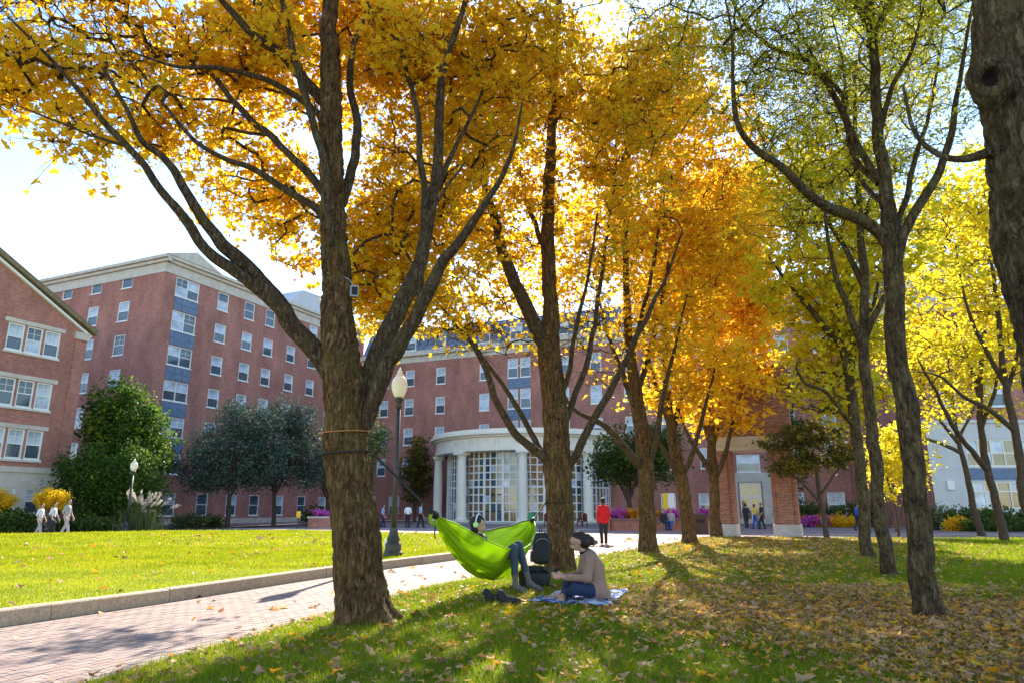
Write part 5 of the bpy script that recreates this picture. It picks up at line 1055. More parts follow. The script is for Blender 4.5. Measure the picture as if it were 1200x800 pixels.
# ------------------------------------------------------------------ one continuous body from rounded bones (distance field + surface nets)
def body_mesh(name, prims, mats, vox=.02, k=.035):
    """prims: (p0, p1, r0, r1, material key[, flatten (sx,sy,sz)]) -> one smooth closed mesh, material by nearest bone"""
    keys = list(dict.fromkeys(p[4] for p in prims))
    lo = np.min([np.minimum(p[0], p[1]) - max(p[2], p[3]) for p in prims], 0) - 3 * vox - k; hi = np.max([np.maximum(p[0], p[1]) + max(p[2], p[3]) for p in prims], 0) + 3 * vox + k
    n = np.ceil((hi - lo) / vox).astype(int) + 1; Fd = np.full(n, 1.0, np.float32)
    def cone(X, p):
        a, b = np.array(p[0], float), np.array(p[1], float); ba = b - a; L2 = max(ba.dot(ba), 1e-9)
        t = np.clip(((X - a) @ ba) / L2, 0, 1)[..., None]; D_ = X - (a + t * ba)
        if len(p) > 5: D_ = D_ / np.array(p[5])
        return np.linalg.norm(D_, axis=-1) - (p[2] + (p[3] - p[2]) * t[..., 0])
    for p in prims:
        R_ = max(p[2], p[3]) * (max(p[5]) if len(p) > 5 else 1) + 2 * k + 2 * vox
        i0 = np.maximum(np.floor((np.minimum(p[0], p[1]) - R_ - lo) / vox).astype(int), 0); i1 = np.minimum(np.ceil((np.maximum(p[0], p[1]) + R_ - lo) / vox).astype(int) + 1, n)
        gr = np.stack(np.meshgrid(*[lo[a] + vox * np.arange(i0[a], i1[a]) for a in range(3)], indexing='ij'), -1)
        d = cone(gr, p); sl = tuple(slice(i0[a], i1[a]) for a in range(3)); f = Fd[sl]; h = np.clip(.5 + .5 * (f - d) / k, 0, 1); Fd[sl] = f * (1 - h) + d * h - k * h * (1 - h)
    ins = Fd < 0
    c8 = [(i, j, l) for i in (0, 1) for j in (0, 1) for l in (0, 1)]; m = np.array(n) - 1
    cnt = sum(ins[i:i + m[0], j:j + m[1], l:l + m[2]].astype(np.int8) for i, j, l in c8); act = (cnt > 0) & (cnt < 8); idx = np.argwhere(act); vid = np.full(act.shape, -1, np.int64); vid[act] = np.arange(len(idx))
    acc = np.zeros((len(idx), 3)); num = np.zeros(len(idx))
    for c in c8:
        for ax in range(3):
            if c[ax]: continue
            e = list(c); e[ax] = 1; fa = Fd[idx[:, 0] + c[0], idx[:, 1] + c[1], idx[:, 2] + c[2]]; fb = Fd[idx[:, 0] + e[0], idx[:, 1] + e[1], idx[:, 2] + e[2]]; x = (fa < 0) != (fb < 0)
            t = np.where(x, fa / (fa - fb + 1e-12), 0); p = np.tile(np.array(c, float), (len(idx), 1)); p[:, ax] = t; acc += np.where(x[:, None], p, 0); num += x
    V = lo + vox * (idx + acc / num[:, None]); Q = []
    for ax in range(3):
        s0 = [slice(0, None)] * 3; s1 = [slice(0, None)] * 3; s0[ax] = slice(0, -1); s1[ax] = slice(1, None); A_, B_ = ins[tuple(s0)], ins[tuple(s1)]; E_ = np.argwhere(A_ != B_)
        u, w = (ax + 1) % 3, (ax + 2) % 3; du = np.zeros(3, int); du[u] = 1; dw = np.zeros(3, int); dw[w] = 1
        q = np.stack([vid[tuple((E_ - a).T)] for a in (du + dw, dw, 0 * du, du)], 1); fl_ = ~A_[tuple(E_.T)]; q[fl_] = q[fl_][:, ::-1]; Q.append(q)
    Q = np.vstack(Q); C_ = V[Q].mean(1); best = np.full(len(C_), 9.0); mi = np.zeros(len(C_), int)
    for p in prims: d = cone(C_, p); b = d < best; best[b] = d[b]; mi[b] = keys.index(p[4])
    return np_mesh(name, V, Q, [mats[q] if isinstance(mats, dict) and q in mats else MT[q] for q in keys], smooth=True, fmat=mi)
def fingers(pr, palm, d, side, nrm, L, mat, curl=.5):
    """five fingers on a palm: d forward, side across, nrm palm side"""
    d, side, nrm = [np.array(v, float) / np.linalg.norm(v) for v in (d, side, nrm)]; palm = np.array(palm, float)
    pr.append((palm - d * L * .22, palm + d * L * .22, L * .17, L * .19, mat, ))
    for i, f in enumerate((.85, 1.0, .95, .75)):
        a = palm + d * L * .3 + side * L * (.2 - .135 * i); b = a + d * L * .26 * f + nrm * L * .1 * curl; c = b + (d * (1 - curl * .8) + nrm * curl) * L * .24 * f; pr += [(a, b, L * .052, L * .048, mat), (b, c, L * .047, L * .04, mat)]
    a = palm - d * L * .05 + side * L * .2; b = a + side * L * .14 + d * L * .16 + nrm * L * .05; c = b + d * L * .17 + nrm * L * .06; pr += [(a, b, L * .06, L * .055, mat), (b, c, L * .053, L * .043, mat)]
def face_parts(root, c, fwd, r, hair_m, hat=None):
    """eyes, brows on the head at c looking along fwd (root frame)"""
    f = np.array(fwd, float); f /= np.linalg.norm(f); s = np.cross(f, [0, 0, 1.]); s /= np.linalg.norm(s); u = np.cross(s, f)
    for k in (-1, 1):
        p = np.array(c) + f * r * .93 + s * k * r * .36 + u * r * .08
        MB().lathe([(.001, -.006), (.011 * r / .1, -.002), (.011 * r / .1, .002), (.001, .006)], 8).build('eye', MT['hair'], root, loc=p)
def head(pr, c, fwd, r, skin, hairm, long=False):
    f = np.array(fwd, float); f /= np.linalg.norm(f); s = np.cross(f, [0, 0, 1.]); s /= np.linalg.norm(s); u = np.cross(s, f); c = np.array(c, float)
    pr.append((c + u * r * .2, c - u * r * .25 + f * r * .12, r * .92, r * .72, skin)); pr.append((c - u * r * .62 + f * r * .42, c - u * r * .66 + f * r * .5, r * .42, r * .38, skin))
    pr.append((c + f * r * .86 + u * r * .05, c + f * r * 1.06 - u * r * .22, r * .12, r * .17, skin)); pr.append((c + f * r * .86 - u * r * .5 - s * r * .2, c + f * r * .86 - u * r * .5 + s * r * .2, r * .1, r * .1, skin))
    for k in (-1, 1): pr.append((c + s * k * r * .86 + u * r * .12, c + s * k * r * .88 - u * r * .16, r * .14, r * .1, skin))
    pr.append((c + u * r * .38 - f * r * .22, c - u * r * .1 - f * r * .35, r * .92, r * .8, hairm)); pr.append((c + u * r * .5 + f * r * .2, c + u * r * .5 - f * r * .2, r * .6, r * .7, hairm))

def stander(label, loc, rz, h, top, legs, skin='skin', hairm='hair', shoes='trouser_dark', stride=.18, arm=(.1, -.1), sleeve=True, coat=None, group=None, seat=False, vox=.022):
    """standing or walking person, facing local -y"""
    root = tag(empty('person', loc, rz), label, 'person', group); k = h / 1.75; pr = []; V3 = lambda x, y, z: np.array((x, y, z)) * k
    hip = [V3(-.09, 0, .9), V3(.09, 0, .9)]
    if not seat: knee = [V3(-.1, -.5 * stride - .04, .5), V3(.1, .3 * stride - .03, .5)]; ank = [V3(-.1, -stride, .09), V3(.1, stride, .1)]
    else: hip = [V3(-.09, 0, .5), V3(.09, 0, .5)]; knee = [V3(-.11, -.42, .5), V3(.11, -.42, .5)]; ank = [V3(-.11, -.45, .08), V3(.13, -.5, .08)]
    zo = -.4 if seat else 0
    for i in (0, 1): pr += [(hip[i], knee[i], .1 * k, .074 * k, legs), (knee[i], ank[i], .072 * k, .056 * k, legs), (ank[i] - V3(0, -.03, .04), ank[i] - V3(0, .16, .05), .042 * k, .035 * k, shoes)]
    pr += [(V3(-.06, 0, .93 + zo), V3(.06, 0, .93 + zo), .115 * k, .115 * k, legs), (V3(0, 0, 1.02 + zo), V3(0, .01, 1.3 + zo), .125 * k, .15 * k, top, (1.25, .82, 1)), (V3(-.12, .01, 1.4 + zo), V3(.12, .01, 1.4 + zo), .078 * k, .078 * k, top), (V3(0, .0, 1.45 + zo), V3(0, -.02, 1.53 + zo), .05 * k, .05 * k, skin)]
    if coat: pr.append((V3(0, 0, .9 + zo), V3(0, 0, 1.1 + zo), .16 * k, .14 * k, top, (1.25, 1.0, .9)))
    head(pr, V3(0, -.03, 1.63 + zo), (0, -1, -.05), .098 * k, skin, hairm)
    for i, sg in ((0, -1), (1, 1)):
        sh = V3(sg * .19, .01, 1.4 + zo); el = sh + V3(sg * .05, arm[i] * .4, -.29); ha = el + V3(-sg * .02, -abs(arm[i]) - .06, -.24)
        pr += [(sh, el, .05 * k, .04 * k, top), (el, ha, .04 * k, .029 * k, top if sleeve else skin)]; fingers(pr, ha + V3(0, -.02, -.06), (0, -.25, -1), (0, -1, 0), (-sg, 0, 0), .18 * k, skin)
    o = link('body', body_mesh('body', pr, {}, vox, .03), root); face_parts(root, V3(0, -.03, 1.63 + zo), (0, -1, -.05), .098 * k, hairm)
    return root

# woman sitting cross-legged on the blanket, facing the hammock (local -x)
def sitter():
    loc = gnd(690, 710); loc[2] = turf_z(np.array([loc[0]]), np.array([loc[1]]))[0] + .03
    root = tag(empty('person', loc, R(6)), 'person in brown cardigan sitting cross-legged on the blue blanket, looking down', 'person'); pr = []
    v = lambda x, y, z: np.array((x, y, z))
    cd = 'cardigan'
    pr += [(v(.1, -.08, .14), v(.1, .08, .14), .135, .135, cd), (v(.1, 0, .2), v(.07, 0, .42), .15, .155, cd, (1, 1.18, 1)), (v(.07, 0, .42), v(.02, 0, .55), .15, .12, cd, (1, 1.25, 1)), (v(.0, -.13, .57), v(.0, .13, .57), .075, .075, cd), (v(.19, -.1, .1), v(.19, .1, .1), .085, .085, cd),
           (v(.02, -.1, .06), v(.22, -.1, .06), .07, .07, cd), (v(-.03, 0, .6), v(-.085, 0, .68), .052, .05, 'skin')]
    # thighs, shins: knees out to both sides, feet tucked in front
    for sg in (-1, 1):
        pr += [(v(.06, sg * .1, .13), v(-.24, sg * .27, .17), .095, .075, 'denim'), (v(-.24, sg * .27, .17), v(-.34, -sg * .02, .07), .07, .048, 'denim'), (v(-.34, -sg * .02, .06), v(-.40, -sg * .12, .045), .04, .036, 'skin'), (v(-.40, -sg * .12, .045), v(-.43, -sg * .19, .035), .034, .026, 'skin')]
        for t in range(5): pr.append((v(-.43 + t * .012, -sg * .195, .035), v(-.44 + t * .012, -sg * .225, .03), .011, .009, 'skin'))
    hands = {}
    for sg in (-1, 1):
        sh = v(0, sg * .19, .56); el = v(-.06, sg * .25, .31); ha = v(-.31, sg * .1, .30)
        pr += [(sh, el, .066, .056, cd), (el, ha, .054, .04, cd), (ha, ha + v(-.03, -sg * .01, .01), .028, .026, 'skin')]
        fingers(pr, ha + v(-.075, -sg * .02, .015), (-1, -sg * .25, .12), (0, -sg * .4, .9), (0, -sg, 0), .175, 'skin', .7)
    hc = v(-.14, 0, .765); hf = (-1, .0, -.42)
    head(pr, hc, hf, .1, 'skin', 'hair')
    pr += [(v(-.10, 0, .83), v(-.06, 0, .80), .085, .085, 'hair'), (v(-.05, -.04, .76), v(-.05, .04, .76), .07, .07, 'hair'), (v(-.04, .0, .72), v(-.03, 0, .66), .06, .045, 'hair')]
    link('body', body_mesh('body', pr, {}, .011, .028), root); face_parts(root, hc, hf, .1, 'hair')
    b = MB(); P = [(.02 + .065 * math.cos(t) - .05, .065 * math.sin(t), .635 + .02 * math.cos(t)) for t in np.linspace(0, 2 * math.pi, 17)]; b.tube(P, .022, 8, cap=False).build('scarf', MT['black_cloth'], root, smooth=True)
    ph = tag(MB().box(-.075, .075, -.005, .005, -.04, .04).build('phone', MT['black_iron']), 'dark phone held by the person on the blanket', 'phone'); ph.location = Vector(loc) + Matrix.Rotation(R(6), 3, 'Z') @ Vector((-.44, 0, .36)); ph.rotation_euler = (R(90), R(60), R(96))
    # bun
    b = MB(); b.lathe([(.01, -.045), (.04, -.035), (.055, 0), (.04, .035), (.01, .045)], 14).build('hair_bun', MT['hair'], root, loc=(.0, 0, .83), smooth=True)
    return loc
seat = sitter()
# blue blanket, rumpled
def blanket():
    g = np.random.default_rng(61); nx, ny = 46, 30; u, w = np.meshgrid(np.linspace(0, 1, nx), np.linspace(0, 1, ny), indexing='ij')
    a, b_, c, d = [gnd(*p)[:2] for p in ((620, 713), (716, 718), (738, 697), (655, 699))]
    P = (1 - u)[..., None] * (1 - w)[..., None] * a + u[..., None] * (1 - w)[..., None] * b_ + u[..., None] * w[..., None] * c + (1 - u)[..., None] * w[..., None] * d
    P += (np.stack([vnoise(u * 5, w * 5, 3), vnoise(u * 5 + 9, w * 5, 4)], -1) - .5) * .07
    z = turf_z(P[..., 0].ravel(), P[..., 1].ravel()).reshape(nx, ny) + .028 + .035 * vnoise(u * 9, w * 7, 5) + .02 * vnoise(u * 22, w * 16, 6) * 1
    V = np.dstack([P, z]).reshape(-1, 3); i, j = np.meshgrid(np.arange(nx - 1), np.arange(ny - 1), indexing='ij'); q = (i * ny + j).ravel(); Fq = np.stack([q, q + ny, q + ny + 1, q + 1], 1)
    V2 = V - np.array([0, 0, .012]); n = len(V)
    m, nn, l, b = M_new('blue_print_cotton'); tc = nn.new('ShaderNodeTexCoord'); wv = nn.new('ShaderNodeTexVoronoi'); wv.inputs['Scale'].default_value = 9; l.new(tc.outputs['Object'], wv.inputs['Vector']); r = ramp(m.node_tree, [(.25, (.03, .07, .32)), (.5, (.09, .2, .6)), (.62, (.5, .6, .75))]); l.new(wv.outputs['Distance'], r.inputs['Fac']); l.new(r.outputs[0], b.inputs['Base Color']); b.inputs['Roughness'].default_value = .9
    edge = [k * ny for k in range(nx)] + [(nx - 1) * ny + k for k in range(1, ny)] + [k * ny + ny - 1 for k in range(nx - 2, -1, -1)] + [k for k in range(ny - 2, 0, -1)]
    side = np.array([(edge[k], edge[(k + 1) % len(edge)], edge[(k + 1) % len(edge)] + n, edge[k] + n) for k in range(len(edge))])
    o = link('blanket', np_mesh('blanket', np.vstack([V, V2]), np.vstack([Fq, Fq[:, ::-1] + n, side]), m, smooth=True)); tag(o, 'rumpled blue patterned blanket spread on the grass under the sitter', 'blanket')
blanket()

# hammock between the two front maples
HA, HB = at(510, 603, 9.45), at(624, 609, 13.1)
hd = HB - HA; HL = math.hypot(hd[0], hd[1]); hn = np.array([hd[1], -hd[0], 0]) / HL          # hn points to the near side
def ham(s, t, th=0):
    w = np.sin(np.pi * s); z = HA[2] + (HB[2] - HA[2]) * s; hw = .40 * w ** .75 + .012
    e = np.where(t > 0, .46, .20) * w ** .9; bt = .93 * np.abs(w) ** .72
    zz = z - bt + (bt - e) * np.abs(t) ** 1.9
    fold = (.02 * np.sin(t * 31 + 3 * np.sin(s * 9)) * (1 - w * .8) + .010 * np.sin(t * 17 + 5 * s + 2 * np.sin(s * 14)) + .006 * np.sin(t * 53 - 8 * s)) * np.minimum(1, 5 * w)
    P = HA[None] + hd[None] * s[:, None]; P[:, 2] = zz + fold - th; return P + hn[None] * (hw * t + .05 * w)[:, None]
def hammock():
    root = tag(empty('hammock', HA), 'lime green nylon hammock slung between the two front maples', 'hammock'); ns, nt = 70, 44
    s, t = np.meshgrid(np.linspace(.0, 1, ns), np.linspace(-1, 1, nt), indexing='ij'); V = ham(s.ravel(), t.ravel()) - HA; i, j = np.meshgrid(np.arange(ns - 1), np.arange(nt - 1), indexing='ij'); q = (i * nt + j).ravel(); Fq = np.stack([q, q + nt, q + nt + 1, q + 1], 1)
    m, n, l, b = M_new('lime_nylon'); b.inputs['Base Color'].default_value = (.42, .62, .012, 1); b.inputs['Roughness'].default_value = .45
    tr = n.new('ShaderNodeBsdfTranslucent'); tr.inputs[0].default_value = (.56, .76, .01, 1); mx = n.new('ShaderNodeMixShader'); mx.inputs[0].default_value = .5; l.new(b.outputs[0], mx.inputs[1]); l.new(tr.outputs[0], mx.inputs[2]); l.new(mx.outputs[0], n['Material Output'].inputs[0])
    o = link('fabric', np_mesh('fabric', V, Fq, m, smooth=True), root); sm = o.modifiers.new('thickness', 'SOLIDIFY'); sm.thickness = .002
    for tt, nm in ((-1, 'edge_binding'), (1, 'edge_binding')):
        ss = np.linspace(0, 1, 50); MB().tube(ham(ss, np.full(50, float(tt))) - HA, .011, 6).build(nm, MT['strap'] if tt < 0 else m, root, smooth=True)
    MB().tube([(-.05, -.2, .06), (-.02, -.08, .02), (0, 0, 0), (.01, .1, -.02)], [.03, .045, .055, .04], 10).build('gathered_end', MT['black_cloth'], root, smooth=True)
    MB().tube([(-.03, -.15, .03), (-.05, -.15, -.02), (-.03, -.14, -.1), (0, -.12, -.13), (.03, -.1, -.06)], .022, 8).build('loop', m, root, smooth=True)
    MB().tube([(.01, -.02, -.02), (.015, -.03, -.12), (.0, -.03, -.24), (.01, -.02, -.3)], .009, 6).build('pull_cord', MT['strap'], root)
    e = HB - HA; MB().tube([e + (0, -.08, -.01), e, e + (.03, .12, .03)], [.03, .05, .03], 10).build('gathered_end', MT['black_cloth'], root, smooth=True)
    p1 = at(437, 531, 8.35)
    for nm, a, c, lab in (('hammock_strap', HA + (-.04, -.18, .06), p1, 'black strap running from the thick front maple down to the hammock'), ('hammock_strap', HB + (.03, .12, .03), np.array(at(640, 588, 14.6)), 'black strap tying the far hammock end to the second maple')):
        a = np.array(a); c = np.array(c); d = (c - a) / np.linalg.norm(c - a); up = np.cross(d, np.cross([0, 0, 1.], d)); up /= np.linalg.norm(up); sd_ = np.cross(d, up); b = MB(); w, th = .016, .003
        V = [a - up * w - sd_ * th, a + up * w - sd_ * th, a + up * w + sd_ * th, a - up * w + sd_ * th]; V = V + [x + (c - a) for x in V]
        tag(b.add(V, [(3, 2, 1, 0), (4, 5, 6, 7), (0, 1, 5, 4), (1, 2, 6, 5), (2, 3, 7, 6), (3, 0, 4, 7)]).build(nm, MT['strap']), lab, 'strap')
hammock()
def lounger():
    s0 = .47; c = HA + hd * s0; bz = (HA[2] + (HB[2] - HA[2]) * s0) - .93 * math.sin(math.pi * s0) ** .72
    root = tag(empty('person', (c[0], c[1], bz)), 'person with headphones and dark cap lounging sideways in the green hammock', 'person', None); root.rotation_euler = (0, 0, math.atan2(hn[1], hn[0]))
    v = lambda x, y, z: np.array((x, y, z)); pr = []; tp = 'black_cloth'        # local +x = out over the near edge
    pr += [(v(.03, -.09, .17), v(.03, .09, .17), .13, .13, 'denim_grey'), (v(0, 0, .22), v(-.13, 0, .46), .13, .15, tp, (1, 1.2, 1)), (v(-.17, -.14, .60), v(-.17, .14, .60), .08, .08, tp), (v(-.13, 0, .46), v(-.17, 0, .6), .14, .1, tp), (v(-.17, 0, .64), v(-.16, 0, .72), .052, .05, 'skin')]
    zf = -bz
    for sg, kx, kz, ax, az in ((-1, .47, .50, .50, .20), (1, .45, .53, .62, .22)):
        hp, kn, an = v(.05, sg * .1, .19), v(kx, sg * .13, kz - .02), v(ax, sg * .13, zf + az)
        pr += [(hp, kn, .092, .07, 'denim_grey'), (kn, an + (kn - an) * .3, .068, .052, 'denim_grey'), (an + (kn - an) * .3, an, .05, .042, 'sock'), (an + v(0, 0, -.03), an + v(.15, sg * .01, -.1), .046, .038, 'sock'), (an + v(.15, sg * .01, -.1), an + v(.2, sg * .01, -.115), .036, .03, 'sock')]
    for sg in (-1, 1):
        sh, el, ha = v(-.17, sg * .2, .6), v(-.02, sg * .25, .36), v(.17, sg * .1, .36)
        pr += [(sh, el, .052, .044, tp), (el, ha, .042, .03, tp)]; fingers(pr, ha + v(.07, -sg * .02, .0), (1, -sg * .3, 0), (0, -sg * .2, 1), (0, -sg, 0), .18, 'skin', .6)
    hc = v(-.16, 0, .82); hf = (1, -.15, -.08); head(pr, hc, hf, .1, 'skin', 'hair'); pr += [(v(-.24, 0, .8), v(-.24, 0, .7), .075, .06, 'hair'), (v(-.22, -.06, .74), v(-.22, .06, .74), .06, .06, 'hair')]
    link('body', body_mesh('body', pr, {}, .011, .026), root); face_parts(root, hc, hf, .1, 'hair')
    # cap pulled over the hair and headphones
    b = MB(); b.lathe([(.118, -.02), (.125, .03), (.118, .075), (.085, .115), (.04, .135), (.004, .14)], 20).build('cap', MT['black_cloth'], root, smooth=True, loc=hc + v(-.035, 0, .02)).rotation_euler = (0, R(-24), 0)
    hp = tag(empty('headphones', c), 'pale green headphones over the dark cap of the lounging person', 'headphones'); hp.location = root.location; hp.rotation_euler = root.rotation_euler
    P = [hc + v(-.01, .122 * math.cos(t), .02 + .145 * math.sin(t)) for t in np.linspace(0, math.pi, 15)]; mm = plain('pale_lime_plastic', (.5, .72, .3), .4, .05)
    MB().tube(P, .011, 8).build('headband', MT['shirt_white'], hp, smooth=True)
    for sg in (-1, 1): o = MB().lathe([(.01, -.02), (.04, -.018), (.045, 0), (.04, .016), (.012, .02)], 18).build('ear_cup', mm, hp, loc=hc + v(-.01, sg * .122, .005)); o.rotation_euler = (R(90), 0, 0)
lounger()

# things round the hammock
def softbox(nm, m, root, sx_, sy_, sz_, loc=(0, 0, 0), e=.35, n=14, dent=.012, seed=1, rz=0):
    """cushiony box"""
    V, F = [], []
    for i in range(n + 1):
        ph = -math.pi / 2 + math.pi * i / n
        for j in range(2 * n):
            t = math.pi * j / n; f = lambda q: math.copysign(abs(q) ** e, q)
            V.append((sx_ * f(math.cos(ph)) * f(math.cos(t)), sy_ * f(math.cos(ph)) * f(math.sin(t)), sz_ * f(math.sin(ph))))
    V = np.array(V); V += ((np.stack([vnoise(V[:, 0] * 14 + 30, V[:, 2] * 14 + 30, seed + k) for k in range(3)], 1) - .5) * dent * 2)
    m2 = 2 * n; F = [(i * m2 + j, i * m2 + (j + 1) % m2, (i + 1) * m2 + (j + 1) % m2, (i + 1) * m2 + j) for i in range(n) for j in range(m2)]
    return MB().add(V, F).build(nm, m, root, smooth=True, loc=loc, rz=rz)
bp_c = at(634, 640, 13.7)
bp_c = bp_c - np.array((.0, 0, .03)); bpk = tag(empty('backpack', bp_c, R(12)), 'black backpack hanging from the hammock strap against the second maple', 'backpack')
bpk.scale = (.8, .8, .82); softbox('body', MT['black_cloth'], bpk, .22, .13, .36, (0, 0, 0), .5); softbox('front_pocket', MT['black_cloth'], bpk, .17, .07, .19, (0, -.13, -.12), .5, seed=4); softbox('side_pocket', MT['black_cloth'], bpk, .05, .09, .13, (-.21, 0, -.18), .6, seed=6)
MB().tube([(-.02, .02, .34), (-.03, .02, .45), (0, .02, .5), (.03, .02, .45), (.02, .02, .34)], .012, 6).build('handle', MT['strap'], bpk, smooth=True)
for sg in (-1, 1): MB().tube([(sg * .1, .1, .33), (sg * .12, .19, .2), (sg * .14, .2, -.05), (sg * .15, .12, -.3)], .02, 6).build('shoulder_strap', MT['strap'], bpk, smooth=True)
MB().tube([(-.16, -.133, .16), (-.08, -.145, .22), (.08, -.145, .22), (.16, -.133, .16)], .006, 5).build('zip', MT['grey_cloth'], bpk)
MB().tube([(-.2, -.05, .2), (-.23, -.04, .0), (-.21, -.05, -.12)], .018, 6).build('reflective_strip', MT['grey_cloth'], bpk)
bag_c = gnd(626, 693); zt_ = lambda p: float(turf_z(np.array([p[0]]), np.array([p[1]]))[0])
bg_ = tag(empty('shoulder_bag', (bag_c[0], bag_c[1], zt_(bag_c)), R(30)), 'slumped black bag on the grass behind the lounging feet', 'bag')
softbox('body', MT['black_cloth'], bg_, .26, .16, .15, (0, 0, .16), .6, dent=.03); softbox('flap', MT['black_cloth'], bg_, .23, .17, .045, (.02, 0, .31), .6, dent=.02, seed=3)
MB().tube([(-.24, 0, .2), (-.2, -.12, .32), (0, -.2, .36), (.18, -.14, .26), (.26, 0, .12)], .016, 6).build('shoulder_strap', MT['strap'], bg_, smooth=True)
for k, (u, v_, a, lab) in enumerate(((581, 711, 100, 'black ankle boot lying on the grass, left of its pair'), (597, 714, 62, 'black ankle boot lying on the grass, right of its pair'))):
    c = gnd(u, v_); rt = tag(empty('boot', (c[0], c[1], zt_(c) + .02), R(a)), lab, 'boot', 'boots on the grass')
    link('shaft', body_mesh('shaft', [(np.array((0, .06, .05)), np.array((0, .13, .12)), .05, .052, 'black_cloth'), (np.array((0, .06, .045)), np.array((0, -.13, .04)), .05, .042, 'black_cloth'), (np.array((0, .1, .04)), np.array((0, .1, .05)), .048, .05, 'black_cloth')], {}, .012, .03), rt)
    MB().prism([(-.05, -.16), (-.03, -.2), (.03, -.2), (.05, -.16), (.045, 0), (.05, .12), (.03, .16), (-.03, .16), (-.05, .12), (-.045, 0)], -.012, .012).build('sole', MT['strap'], rt)
c = gnd(688, 639); sb = tag(empty('bundle', (c[0], c[1], 0), 0), 'small dark bundle on the path beyond the sitter', 'bag'); softbox('body', MT['black_cloth'], sb, .26, .2, .2, (0, 0, .19), .7, dent=.04); softbox('top_flap', MT['sock'], sb, .16, .12, .1, (.22, 0, .12), .7, dent=.03, seed=8)
# wire band and small speaker strapped to the thick maple
def band(label, z, r, cx, cy, m, rr=.008):
    P = [(cx + r * math.cos(t), cy + r * math.sin(t), z + .02 * math.sin(t + 1)) for t in np.linspace(0, 2 * math.pi, 41)]
    return tag(MB().tube(P, rr, 6, cap=False).build('trunk_band', m), label, 'band')
pw = at(408, 508, 8.3); band('thin orange wire band round the thick maple trunk', pw[2], .297, at(406, 508, 8.3)[0], b1[1], plain('copper_wire', (.45, .17, .05), .5, .2))
ps = at(394, 505, 8.3); band('black strap looped round the thick maple trunk', at(437, 531, 8.3)[2], .297, at(408, 531, 8.3)[0], b1[1], MT['strap'], .012)
pk = at(652, 588, y2); band('black strap looped round the second maple trunk', pk[2], .31, at(655, 588, y2)[0], y2, MT['strap'], .012)
pb = at(415, 342, 8.1); sk = tag(empty('weatherproof_box', pb, R(20)), 'small grey box with cable fixed high on the thick maple trunk', 'box')
MB().box(-.05, .05, -.04, .04, -.07, .07).build('housing', MT['grey_cloth'], sk); MB().box(-.035, .035, -.048, -.0405, -.05, .05).build('front_cover', MT['trouser_dark'], sk); MB().tube([(0, 0, .07), (-.08, 0, .16), (-.2, .02, .2), (-.34, .05, .22)], .006, 5).build('cable', MT['grey_cloth'], sk)

# ------------------------------------------------------------------ people further off
mz = gnd(708, 637)
stander('person in red jacket and dark trousers walking away along the path', (mz[0], mz[1], 0), R(186), 1.74, 'shirt_red', 'trouser_dark', 'skin_dark', stride=.08, arm=(-.05, .06), coat=True)
for u, Y, rz, h, tp, lg, st, lab in ((48, 37.5, 90, 1.62, 'shirt_white', 'khaki', .2, 'student in white top leading two others past the golden shrub'), (63, 37.6, 92, 1.68, 'shirt_white', 'trouser_dark', .22, 'student in white top with dark bag walking in the middle of three'), (79, 37.4, 88, 1.84, 'grey_cloth', 'khaki', .26, 'tall student in grey hoodie walking last of three'),
        (478, 52, 200, 1.75, 'shirt_white', 'trouser_dark', .08, 'person in white shirt standing beyond the lamp post'), (493, 53, 120, 1.8, 'blue_pale', 'trouser_dark', .2, 'person in pale blue shirt walking beside the one in white'), (449, 54, 90, 1.7, 'blue_pale', 'denim', .15, 'person in pale blue half hidden by the thick maple'),
        (884, 50, 90, 1.7, 'yellow_cloth', 'blue_cloth', .2, 'person in yellow jacket and blue jeans in the gateway'), (892, 49, 270, 1.78, 'black_cloth', 'trouser_dark', .15, 'person in black walking out of the gateway'), (874, 52, 180, 1.75, 'trouser_dark', 'trouser_dark', .1, 'person in dark clothes standing near the white door'),
        (1004, 46, 95, 1.7, 'blue_cloth', 'denim', .2, 'person in dark blue walking behind the thin trunks')):
    stander(lab, (sx(u, Y), Y, -.01 if Y > 45 else -.008), R(rz), h, tp, lg, 'skin', stride=st, arm=(.12, -.1), sleeve=False, group='people walking about the courtyard')
for u, Y, rz, tp, lg, lab in ((777, 44.6, 20, 'trouser_dark', 'denim', 'person in dark top sitting on the planter edge'), (786, 44.6, -25, 'grey_cloth', 'blue_cloth', 'person in grey top sitting on the planter edge, leaning out')):
    stander(lab, (sx(u, Y), Y, .05), R(rz), 1.7, tp, lg, seat=True, group='people sitting on the planter')
for u, Y, lab in ((66, 37.3, 'black shoulder bag carried by the middle student'),):
    r_ = tag(empty('shoulder_bag', (sx(u, Y), Y - .25, .62), R(10)), lab, 'bag'); softbox('body', MT['black_cloth'], r_, .2, .08, .15, (0, 0, 0), .6); MB().tube([(-.15, 0, .1), (-.08, 0, .4), (.02, .05, .62), (.12, .02, .3), (.16, 0, .1)], .012, 5).build('shoulder_strap', MT['strap'], r_)

